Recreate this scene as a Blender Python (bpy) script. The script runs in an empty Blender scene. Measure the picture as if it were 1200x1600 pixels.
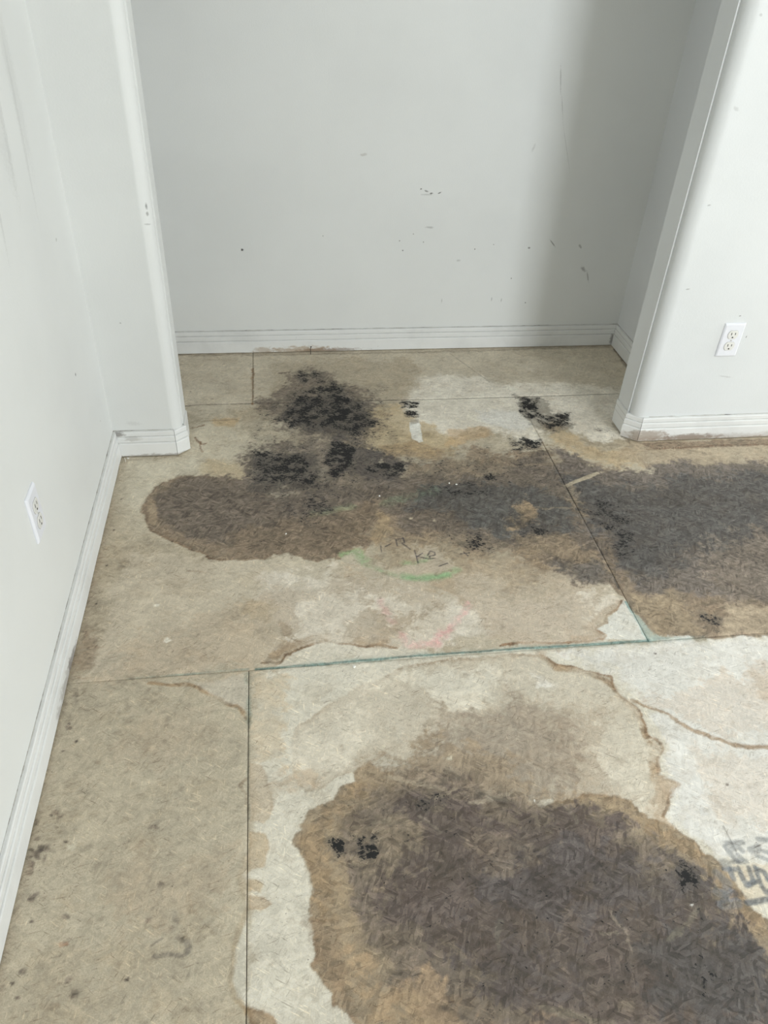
import bpy, math, random
import numpy as np
from mathutils import Vector

# ------------------------------------------------------------------ camera
scene = bpy.context.scene
cam_data = bpy.data.cameras.new('camera')
cam_data.sensor_fit = 'HORIZONTAL'
cam_data.sensor_width = 36.0
cam_data.lens = 36.0 * 1210.5 / 1200.0
cam_data.clip_start = 0.02
cam = bpy.data.objects.new('camera', cam_data)
cam.location = (0.098, -1.2125, 1.4036)
cam.rotation_euler = (0.9084, -0.0416, -0.1306)
scene.collection.objects.link(cam)
scene.camera = cam

# ------------------------------------------------------------------ world, lights, exposure
world = bpy.data.worlds.new('world'); scene.world = world; world.use_nodes = True
bg = world.node_tree.nodes['Background']
bg.inputs['Color'].default_value = (0.72, 0.84, 1.0, 1); bg.inputs['Strength'].default_value = 0.35

def area_light(name, loc, sx, sy, power, color, rot=(math.radians(90), 0, 0)):
    l = bpy.data.lights.new(name, 'AREA'); l.shape = 'RECTANGLE'; l.size = sx; l.size_y = sy
    l.energy = power; l.color = color
    o = bpy.data.objects.new(name, l); o.location = loc; o.rotation_euler = rot
    scene.collection.objects.link(o); return o
area_light('window_daylight', (2.36, -3.18, 1.50), 1.0, 1.2, 98, (0.92, 0.97, 1.0))
area_light('side_fill_light', (4.98, 0.20, 1.35), 1.1, 1.3, 52, (0.92, 0.97, 1.0), (math.radians(90), 0, math.radians(90)))  # fill added out of view to brighten the left wall and pilaster

scene.view_settings.view_transform = 'Standard'
scene.view_settings.look = 'None'
scene.view_settings.gamma = 1.0
scene.view_settings.use_curve_mapping = False
scene.view_settings.exposure = 0.0
try:
    scene.cycles.use_denoising = True
    scene.cycles.max_bounces = 10
    scene.cycles.diffuse_bounces = 8
except Exception:
    pass

# ------------------------------------------------------------------ helpers
def s2l(c):
    out = []
    for v in c:
        v = v / 255.0
        out.append(v / 12.92 if v <= 0.04045 else ((v + 0.055) / 1.055) ** 2.4)
    return tuple(out)

def link(o, parent=None):
    scene.collection.objects.link(o)
    if parent is not None: o.parent = parent
    return o

def mesh_obj(name, verts, faces, mat, parent=None, smooth=False, kind=None, loc=None):
    me = bpy.data.meshes.new(name)
    me.from_pydata([tuple(v) for v in verts], [], faces)
    me.update()
    if smooth:
        for p in me.polygons: p.use_smooth = True
    if mat is not None: me.materials.append(mat)
    o = bpy.data.objects.new(name, me)
    if loc is not None: o.location = loc
    if kind: o['kind'] = kind
    return link(o, parent)

def box_data(x0, x1, y0, y1, z0, z1):
    v = [(x0,y0,z0),(x1,y0,z0),(x1,y1,z0),(x0,y1,z0),(x0,y0,z1),(x1,y0,z1),(x1,y1,z1),(x0,y1,z1)]
    f = [(0,3,2,1),(4,5,6,7),(0,1,5,4),(1,2,6,5),(2,3,7,6),(3,0,4,7)]
    return v, f

def boxes(name, bl, mat, parent=None, kind=None):
    V = []; F = []
    for b in bl:
        v, f = box_data(*b); n = len(V); V += v; F += [tuple(i + n for i in q) for q in f]
    return mesh_obj(name, V, F, mat, parent, kind=kind)

def tag(o, label, cat, group=None):
    o['label'] = label; o['category'] = cat
    if group: o['group'] = group
    return o

class NT:
    """tiny node-tree writer"""
    def __init__(s, mat):
        mat.use_nodes = True; s.t = mat.node_tree; s.n = s.t.nodes; s.l = s.t.links
        s.bsdf = s.n['Principled BSDF']
    def new(s, typ, **kw):
        n = s.n.new(typ)
        for k, v in kw.items(): setattr(n, k, v)
        return n
    def put(s, sock, v):
        if hasattr(v, 'is_linked') or hasattr(v, 'links'): s.l.new(v, sock)
        else: sock.default_value = v
    def math(s, op, a, b=0.0, c=0.0, clamp=False):
        n = s.new('ShaderNodeMath', operation=op); n.use_clamp = clamp
        s.put(n.inputs[0], a); s.put(n.inputs[1], b)
        if op in ('MULTIPLY_ADD',): s.put(n.inputs[2], c)
        return n.outputs[0]
    def rng(s, v, a, b, c=0.0, d=1.0):
        n = s.new('ShaderNodeMapRange'); n.interpolation_type = 'SMOOTHSTEP'
        s.put(n.inputs[0], v); n.inputs[1].default_value = a; n.inputs[2].default_value = b
        n.inputs[3].default_value = c; n.inputs[4].default_value = d
        return n.outputs[0]
    def noise(s, vec, scale, detail=3.0, rough=0.55, dist=0.0):
        n = s.new('ShaderNodeTexNoise'); s.l.new(vec, n.inputs['Vector'])
        n.inputs['Scale'].default_value = scale; n.inputs['Detail'].default_value = detail
        n.inputs['Roughness'].default_value = rough; n.inputs['Distortion'].default_value = dist
        return n.outputs['Fac']
    def mapping(s, vec, loc=(0,0,0), rot=(0,0,0), scale=(1,1,1), typ='POINT'):
        n = s.new('ShaderNodeMapping', vector_type=typ); s.l.new(vec, n.inputs['Vector'])
        n.inputs['Location'].default_value = loc; n.inputs['Rotation'].default_value = rot
        n.inputs['Scale'].default_value = scale
        return n.outputs['Vector']
    def aniso(s, vec, off, an, sx, sy):
        return s.mapping(vec, off, (0, 0, an), (1.0 / sx, 1.0 / sy, 1), 'TEXTURE')
    def mix(s, fac, a, b, blend='MIX'):
        n = s.new('ShaderNodeMix', data_type='RGBA', blend_type=blend)
        s.put(n.inputs[0], fac)
        s.put(n.inputs[6], a if hasattr(a, 'links') else (*a, 1)); s.put(n.inputs[7], b if hasattr(b, 'links') else (*b, 1))
        return n.outputs[2]
    def coord(s):
        return s.new('ShaderNodeTexCoord').outputs['Object']
    def bump(s, h, strength, dist):
        n = s.new('ShaderNodeBump'); s.l.new(h, n.inputs['Height'])
        n.inputs['Strength'].default_value = strength; n.inputs['Distance'].default_value = dist
        s.l.new(n.outputs[0], s.bsdf.inputs['Normal'])

def wall_material(name, base, marks=(), axis='y', rough=0.5):
    """painted drywall: faint orange peel, soft grime, and individual scuffs or painted shade streaks given as
    (u, z, half_width, half_height, turn, colour, strength) on the wall's own plane"""
    m = bpy.data.materials.new(name); t = NT(m); co = t.coord()
    col = t.mix(t.rng(t.noise(co, 2.3, 4), 0.35, 0.7), base, tuple(c * 0.955 for c in base))
    jit = t.noise(co, 160, 3, 0.7)
    for (u, z, ru, rz, turn, mc, st) in marks:
        if axis == 'y':
            mp = t.mapping(co, (u, 0, z), (0, turn, 0), (ru, 1e4, rz), 'TEXTURE')
        else:
            mp = t.mapping(co, (0, u, z), (turn, 0, 0), (1e4, ru, rz), 'TEXTURE')
        ln = t.new('ShaderNodeVectorMath', operation='LENGTH'); t.l.new(mp, ln.inputs[0])
        d = t.math('ADD', ln.outputs['Value'], t.math('MULTIPLY', jit, 1.3))
        col = t.mix(t.rng(d, 1.65, 1.0, 0.0, st), col, mc)
    t.put(t.bsdf.inputs['Base Color'], col)
    t.bsdf.inputs['Roughness'].default_value = rough
    t.bsdf.inputs['Specular IOR Level'].default_value = 0.35
    peel = t.noise(co, 210, 2, 0.5)
    t.bump(peel, 0.16, 0.0015)
    return m

# ------------------------------------------------------------------ dimensions (metres)
WL = -0.415          # left wall plane
YP = 0.921           # front of the left pilaster
XP = -0.207          # its return, facing the alcove
YB = 1.628           # alcove back wall
YR = 0.8985          # front of the right wall
XJ = 1.277           # right jamb, facing the alcove
XR = 1.500           # alcove right wall
XA = -0.427          # alcove left wall
CH = 2.44
REAR = -3.2
XE = 5.0
PAINT = (0.735, 0.745, 0.732)
GREY = s2l((120, 118, 114)); DKM = s2l((70, 68, 66))

back_marks = [(-0.007, 0.404, .006, .006, 0, DKM, .95),
    (0.638, 0.619, .005, .004, 0, DKM, .9), (0.657, 0.612, .010, .004, .3, GREY, .7), (0.676, 0.604, .009, .004, -.2, DKM, .8), (0.706, 0.606, .009, .003, -.5, DKM, .75),
    (0.66, 0.60, .03, .004, 0, GREY, .25),
    (0.679, 0.484, .022, .005, .05, GREY, .38), (0.429, 0.731, .018, .006, -.2, s2l((150,140,128)), .3),
    (1.07, 0.407, .006, .005, 0, GREY, .8), (1.160, 0.424, .003, .024, -.75, GREY, .7), (1.272, 0.413, .006, .014, -.6, GREY, .5),
    (1.303, 0.323, .009, .020, -.8, GREY, .55), (1.328, 0.292, .004, .028, -.35, GREY, .5),
    (1.088, 0.975, .003, .055, -.18, GREY, .35), (1.110, 0.89, .0016, .05, -.24, GREY, .35), (1.150, 0.76, .0016, .11, -.34, GREY, .22),
    (0.570, 0.435, .0035, .003, 0, GREY, .9), (0.584, 0.399, .004, .003, 0, DKM, .8), (0.859, 0.403, .003, .003, 0, DKM, .9),
    (1.018, 0.288, .003, .004, 0, GREY, .9), (1.09, 0.188, .003, .004, 0, DKM, .8), (0.287, 0.454, .003, .003, 0, GREY, .7),
    (0.80, 0.36, .010, .006, 0, GREY, .3), (0.62, 0.46, .003, .003, 0, GREY, .7), (0.66, 0.43, .003, .003, 0, GREY, .7), (0.93, 0.42, .003, .003, 0, GREY, .6),
    (0.95, 0.205, .0025, .010, 0, GREY, .5), (0.75, 0.20, .0025, .012, 0, GREY, .4), (0.99, 0.20, .0025, .010, .1, GREY, .5), (1.03, 0.76, .006, .02, .3, GREY, .2)]
left_marks_and_shade = [(0.656, 0.427, .006, .006, .4, DKM, .9), (0.75, 0.739, .007, .006, 0, GREY, .4), (0.40, 0.95, .010, .16, -.22, GREY, .16), (0.55, 1.05, .016, .20, -.15, GREY, .12), (0.66, 1.0, .012, .22, -.12, GREY, .12), (0.80, 0.20, .004, .004, 0, GREY, .6), (0.52, 1.15, .05, .30, 0, GREY, .10), (0.68, 1.12, .04, .26, 0, GREY, .10)]  # tall faint grey streaks high up are soft shade painted into the wall colour
pil_marks = [(-0.219, 0.766, .004, .010, 0, DKM, .6), (-0.219, 0.747, .004, .008, 0, GREY, .6), (-0.194, 0.445, .003, .003, 0, DKM, .8), (-0.335, 0.446, .003, .003, 0, GREY, .5), (-0.222, 0.72, .012, .003, .2, GREY, .35), (-0.35, 0.115, .03, .010, .1, GREY, .12)]
right_marks = [(1.326, 0.781, .008, .003, -.2, GREY, .45), (1.336, 0.536, .009, .003, -.2, GREY, .45), (1.535, 0.447, .006, .0022, -.2, GREY, .85), (1.582, 0.375, .0022, .006, .1, GREY, .85), (1.56, 0.235, .03, .003, .15, GREY, .25), (1.323, 1.027, .012, .006, .4, GREY, .22), (1.317, 1.235, .006, .004, .3, GREY, .3)]
jamb_marks = [(0.972, 0.929, .006, .006, 0, GREY, .7), (0.970, 0.767, .004, .004, 0, DKM, .8)]

M_back = wall_material('paint_back_wall', PAINT, back_marks, 'y')
M_left = wall_material('paint_left_wall', PAINT, left_marks_and_shade, 'x')
M_pil = wall_material('paint_pilaster', PAINT, pil_marks, 'y')
M_right = wall_material('paint_right_wall', (0.712, 0.728, 0.730), right_marks, 'y')
M_side = wall_material('paint_alcove_side', (0.735, 0.75, 0.765), [(1.30, 0.42, .004, .004, 0, DKM, .9)], 'x')
M_plain = wall_material('paint_plain', PAINT)

# ------------------------------------------------------------------ walls
WT = 0.12
def arc(cx, cy, r, a0, a1, n=10):
    return [(cx + r * math.cos(a0 + (a1 - a0) * i / n), cy + r * math.sin(a0 + (a1 - a0) * i / n)) for i in range(n + 1)]

def extrude(name, pts, z0, z1, mat, smooth_from=None, nz=1, kind='structure'):
    """closed plan outline (counter-clockwise) extruded upward"""
    n = len(pts); V = []
    for k in range(nz + 1):
        z = z0 + (z1 - z0) * k / nz
        V += [(x, y, z) for x, y in pts]
    F = []
    for k in range(nz):
        for i in range(n):
            j = (i + 1) % n
            F.append((k * n + i, k * n + j, (k + 1) * n + j, (k + 1) * n + i))
    F.append(tuple(reversed(range(n)))); F.append(tuple(range(nz * n, (nz + 1) * n)))
    o = mesh_obj(name, V, F, mat, kind=kind)
    if smooth_from:
        for p in o.data.polygons:
            if abs(p.normal.z) < .5: p.use_smooth = True
        es = o.data.edges
        for p in o.data.polygons:
            if abs(p.normal.z) > .5: p.use_smooth = False
        try: o.data.set_sharp_from_angle(angle=math.radians(35))
        except Exception: pass
    return o

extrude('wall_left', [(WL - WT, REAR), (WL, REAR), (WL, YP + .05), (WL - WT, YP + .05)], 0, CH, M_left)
# left pilaster: drywall corner with a rounded bead, a thin ridge at each end of the round
def lip(pts, r=.0011):
    return pts
rb = 0.030
pil = [(WL - WT, YP + .05), (WL, YP + .05), (WL, YP)]
pil = [(WL, YP), (XP - rb - .004, YP), (XP - rb, YP - .0012)]
pil += arc(XP - rb, YP + rb, rb + .0006, -math.pi / 2, 0)[1:-1]
pil += [(XP - .001, YP + rb + .001), (XP - .001, YP + rb + .0035), (XP + .0035, YP + rb + .004), (XP + .0035, YP + .114), (WL, YP + .114)]
extrude('wall_left_pilaster', pil, 0, CH, M_pil, True)
extrude('wall_alcove_left', [(XA - WT, YP + .05), (XA, YP + .05), (XA, YB), (XA - WT, YB)], 0, CH, M_side)
extrude('wall_back', [(XA - WT, YB), (XR + WT, YB), (XR + WT, YB + WT), (XA - WT, YB + WT)], 0, CH, M_back)
YJ2 = 1.026
extrude('wall_alcove_right', [(XR, YJ2), (XR + WT, YJ2), (XR + WT, YB), (XR, YB)], 0, CH, M_side)
rr = 0.036
rw = [(XE, YR), (XE, YJ2), (XJ - .005, YJ2), (XJ - .005, YR + rr + .004), (XJ + .001, YR + rr + .0035), (XJ + .001, YR + rr + .001)]
rw += list(reversed(arc(XJ + rr, YR + rr, rr, math.pi, 1.5 * math.pi, 12)))[::-1][1:]
rw += [(XJ + rr + .004, YR)]
extrude('wall_right', list(reversed(rw))[::-1], 0, CH, M_right, True)
boxes('wall_header', [(XP, XJ, YP + .001, YJ2, 2.08, CH)], M_plain, kind='structure')
boxes('ceiling', [(WL - WT, XE + WT, REAR - WT, YB + WT, CH, CH + .1)], M_plain, kind='structure')
boxes('wall_east', [(XE, XE + WT, REAR, -.4, 0, CH), (XE, XE + WT, .8, YJ2, 0, CH), (XE, XE + WT, -.4, .8, 0, .7), (XE, XE + WT, -.4, .8, 2.0, CH)], M_plain, kind='structure')
W1 = (1.86, 2.86, .88, 2.12)
# unseen opening added left in the rear wall, so less light bounces from there
boxes('wall_rear', [(WL - WT, -.2, REAR - WT, REAR, 0, CH), (-.2, .75, REAR - WT, REAR, 2.05, CH), (.75, W1[0], REAR - WT, REAR, 0, CH), (W1[1], XE + WT, REAR - WT, REAR, 0, CH),
      (W1[0], W1[1], REAR - WT, REAR, 0, W1[2]), (W1[0], W1[1], REAR - WT, REAR, W1[3], CH)], M_plain, kind='structure')
a, b, c, d = W1
boxes('window_1', [(a, b, REAR - .08, REAR - .03, c, c + .05), (a, b, REAR - .08, REAR - .03, d - .05, d),
      (a, a + .05, REAR - .08, REAR - .03, c + .05, d - .05), (b - .05, b, REAR - .08, REAR - .03, c + .05, d - .05), ((a + b) / 2 - .02, (a + b) / 2 + .02, REAR - .08, REAR - .03, c + .05, d - .05)], M_plain, kind='structure')
boxes('added_window', [(XE + .03, XE + .08, -.4, .8, .7, .75), (XE + .03, XE + .08, -.4, .8, 1.95, 2.0),
      (XE + .03, XE + .08, -.4, -.35, .75, 1.95), (XE + .03, XE + .08, .75, .8, .75, 1.95), (XE + .03, XE + .08, .18, .22, .75, 1.95)], M_plain, kind='structure')  # unseen frame added around the side fill

# ------------------------------------------------------------------ baseboards
def trim_material(name, dirt=(), base=(0.76, 0.765, 0.755), low=0.0):
    m = bpy.data.materials.new(name); t = NT(m); co = t.coord()
    col = t.mix(t.rng(t.noise(co, 6, 5, .65), 0.45, 0.75), base, tuple(c * .90 for c in base))
    sep = t.new('ShaderNodeSeparateXYZ'); t.l.new(co, sep.inputs[0])
    n1 = t.noise(t.mapping(co, scale=(1, 1, 2)), 34, 6, .75)
    if low > 0:
        zz = t.math('ADD', sep.outputs['Z'], t.math('MULTIPLY', n1, -.045))
        col = t.mix(t.rng(zz, .006, -.014, 0, low), col, s2l((132, 112, 92)))
    for (lo, rad, c, st) in dirt:
        mp = t.mapping(co, lo, (0, 0, 0), rad, 'TEXTURE')
        ln = t.new('ShaderNodeVectorMath', operation='LENGTH'); t.l.new(mp, ln.inputs[0])
        d = t.math('ADD', ln.outputs['Value'], t.math('MULTIPLY', n1, 2.6))
        col = t.mix(t.rng(d, 2.35, 1.75, 0, st * .9), col, c)
    for gz, gs in ((.0510, .34), (.0720, .34), (.0892, .25)):
        gd = t.math('ABSOLUTE', t.math('SUBTRACT', sep.outputs['Z'], gz))
        col = t.mix(t.math('MULTIPLY', t.rng(gd, .0022, .0010), t.math('MULTIPLY', n1, gs * 1.6)), col, s2l((120, 116, 108)))
    # fine dark nicks
    nk = t.noise(t.mapping(co, scale=(1, 1, 2.5)), 75, 4, .75)
    gate = t.noise(co, 9, 2)
    nick = t.math('MULTIPLY', t.rng(nk, .66, .74), t.rng(gate, .5, .62))
    col = t.mix(t.math('MULTIPLY', nick, .55), col, s2l((110, 104, 98)))
    t.put(t.bsdf.inputs['Base Color'], col)
    t.bsdf.inputs['Roughness'].default_value = .42
    t.bump(t.noise(co, 60, 4, .6), .12, .002)
    return m

PROF = [(0.0, .003), (.0125, .003), (.0128, .0465), (.0118, .0485), (.0084, .0495), (.0082, .0525), (.0104, .0540), (.0106, .0680),
        (.0094, .0695), (.0062, .0708), (.0062, .0732), (.0082, .0748), (.0080, .0860), (.0058, .0893), (0.0, .0900)]
def baseboard(name, path, mat, parent=None, kind='structure', trim=(0, 0), dz=0.0, wob=0.0, top=1.0):
    """sweeps the moulding along a plan path; the moulding grows to the right-hand side of the path; mitres at the corners"""
    P = [Vector(p) for p in path]; offs = []
    nrm = []
    for i in range(len(P) - 1):
        d = (P[i + 1] - P[i]).normalized(); nrm.append(Vector((d.y, -d.x)))
    for i in range(len(P)):
        if i == 0: offs.append(nrm[0])
        elif i == len(P) - 1: offs.append(nrm[-1])
        else:
            a = (nrm[i - 1] + nrm[i]).normalized(); offs.append(a / max(.3, a.dot(nrm[i])))
    return P, offs, nrm
FLAT = [(0.0, .003), (.0035, .003), (.0036, .045), (.0034, .086), (.0020, .0893), (0.0, .0900)]
def moulding(name, A, B, oa, ob, mat, parent=None, kind='structure', seg=24, rnd=None, wob=.0006):
    """one straight length from A to B with end offset directions oa, ob (the mitres)"""
    rnd = rnd or random.Random(name); V = []; F = []; PR = FLAT if name in ('baseboard_jamb', 'corner_return') else PROF; n = len(PR)
    L = (B - A).length; seg = max(1, int(L / .06)) if L > .1 else 1
    for k in range(seg + 1):
        s = k / seg; P = A.lerp(B, s); o = oa if k == 0 else ob if k == seg else None
        if o is None:
            d = (B - A).normalized(); o = Vector((d.y, -d.x))
        w = 1 + (rnd.random() - .5) * 2 * wob / .012; dz = (rnd.random() - .5) * .0012
        for (t, z) in PR:
            V.append((P.x + o.x * t * w, P.y + o.y * t * w, z + (dz if z > .01 else 0)))
    for k in range(seg):
        for i in range(n):
            j = (i + 1) % n
            F.append((k * n + i, k * n + j, (k + 1) * n + j, (k + 1) * n + i))
    F.append(tuple(range(n))); F.append(tuple(reversed(range(seg * n, (seg + 1) * n))))
    return mesh_obj(name, V, F, mat, parent, kind=kind)

T_left = trim_material('trim_left', [((-.40, -.02, .0), (.05, .10, .035), s2l((110, 98, 84)), .55), ((-.40, .07, .0), (.05, .05, .03), s2l((80, 70, 60)), .7)])
T_pil = trim_material('trim_pilaster', [((-.30, .91, .0), (.12, .05, .012), s2l((120, 108, 92)), .6), ((-.395, .905, .082), (.02, .03, .012), s2l((110, 104, 98)), .8), ((-.36, .905, .065), (.035, .02, .012), s2l((150, 146, 140)), .45)])
T_back = trim_material('trim_back', [((.20, 1.615, .006), (.17, .05, .022), s2l((165, 142, 112)), .75), ((.30, 1.615, .006), (.16, .05, .012), s2l((120, 92, 66)), .65), ((.05, 1.615, .01), (.05, .03, .018), s2l((160, 136, 104)), .55), ((1.485, 1.615, .03), (.012, .02, .025), s2l((70, 60, 52)), .6)])
T_right = trim_material('trim_right', [((1.33, .885, .022), (.10, .05, .026), s2l((138, 116, 92)), .7), ((1.5, .885, .010), (.14, .05, .018), s2l((124, 104, 86)), .8), ((1.9, .885, .0), (.5, .05, .012), s2l((140, 118, 96)), .7), ((1.285, .885, .0), (.012, .02, .05), s2l((120, 104, 90)), .5)], low=.35)
T_side = trim_material('trim_side', [((1.485, 1.22, .04), (.03, .10, .06), s2l((150, 144, 134)), .4)])

def run(names, path, mats, eg=.0007):
    P, offs, nrm = baseboard('', path, None)
    out = []
    for i, nm in enumerate(names):
        d = (P[i + 1] - P[i]).normalized()
        a = P[i] + d * (eg if i else 0); b = P[i + 1] - d * (eg if i < len(names) - 1 else 0)
        out.append((nm, a, b, offs[i], offs[i + 1], mats[i]))
    return out
# left wall, pilaster front, mitred corner block, pilaster return
cb = .026
def build(segs, parents):
    made = {}
    for (nm, a, b, oa, ob, m) in segs:
        par = parents.get(nm)
        made[nm] = moulding(nm, a, b, oa, ob, m, made.get(par) if par else None, None if par else 'structure')
    return made
g1 = 0.0005
build(run(['baseboard_left', 'baseboard_pilaster', 'corner_block', 'corner_return'],
      [(WL + g1, REAR + .01), (WL + g1, YP - g1), (XP - cb, YP - g1), (XP + .0035 + g1, YP + cb), (XP + .0035 + g1, YP + .114)],
      [T_left, T_pil, T_pil, T_pil]), {'corner_block': 'baseboard_pilaster', 'corner_return': 'baseboard_pilaster'})
build(run(['baseboard_alcove_left', 'baseboard_back', 'baseboard_alcove_right'],
      [(XA + g1, YP + .13), (XA + g1, YB - g1), (XR - g1, YB - g1), (XR - g1, YJ2 + .002)], [T_side, T_back, T_side]), {})
rcb = .034
build(run(['baseboard_jamb', 'corner_block', 'baseboard_right'],
      [(XJ - .005 - g1, YJ2), (XJ - .005 - g1, YR + rcb), (XJ + rcb, YR - g1), (XE - .01, YR - g1)], [T_side, T_right, T_right]), {'corner_block': 'baseboard_jamb'})

# caulk bead: darker grimy line on top of each long board
M_gr = bpy.data.materials.new('grimy_caulk'); _t = NT(M_gr); _c = _t.coord()
_t.put(_t.bsdf.inputs['Base Color'], _t.mix(_t.rng(_t.noise(_c, 22, 4, .7), .48, .70), s2l((176, 173, 166)), s2l((84, 78, 72))))
_t.bsdf.inputs['Roughness'].default_value = .8
def caulk(ax, ay, bx, by, z=.0895, r=.0016):
    A = Vector((ax, ay)); B = Vector((bx, by)); d = (B - A).normalized(); nn = Vector((d.y, -d.x)); V = []; F = []
    rnd = random.Random(ax * 7 + by); seg = max(2, int((B - A).length / .02))
    for k in range(seg + 1):
        P = A.lerp(B, k / seg); w = r * (.6 + rnd.random() * .8)
        for (t, h) in ((0, 0), (w, 0), (w * .8, w * .6), (0, w)):
            V.append((P.x + nn.x * t, P.y + nn.y * t, z + h))
    for k in range(seg):
        for i in range(4):
            j = (i + 1) % 4; F.append((k * 4 + i, k * 4 + j, k * 4 + 4 + j, k * 4 + 4 + i))
    return V, F
for nm, a in (('trim_1', (WL, -3.1, WL, YP)), ('trim_2', (WL, YP, XP - cb, YP)), ('trim_3', (XA, YB, XR, YB)), ('trim_4', (XR, YB, XR, YJ2)), ('trim_5', (XJ + rcb + .02, YR, 2.6, YR))):
    V, F = caulk(*a); mesh_obj(nm, V, F, M_gr, kind='structure')

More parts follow.
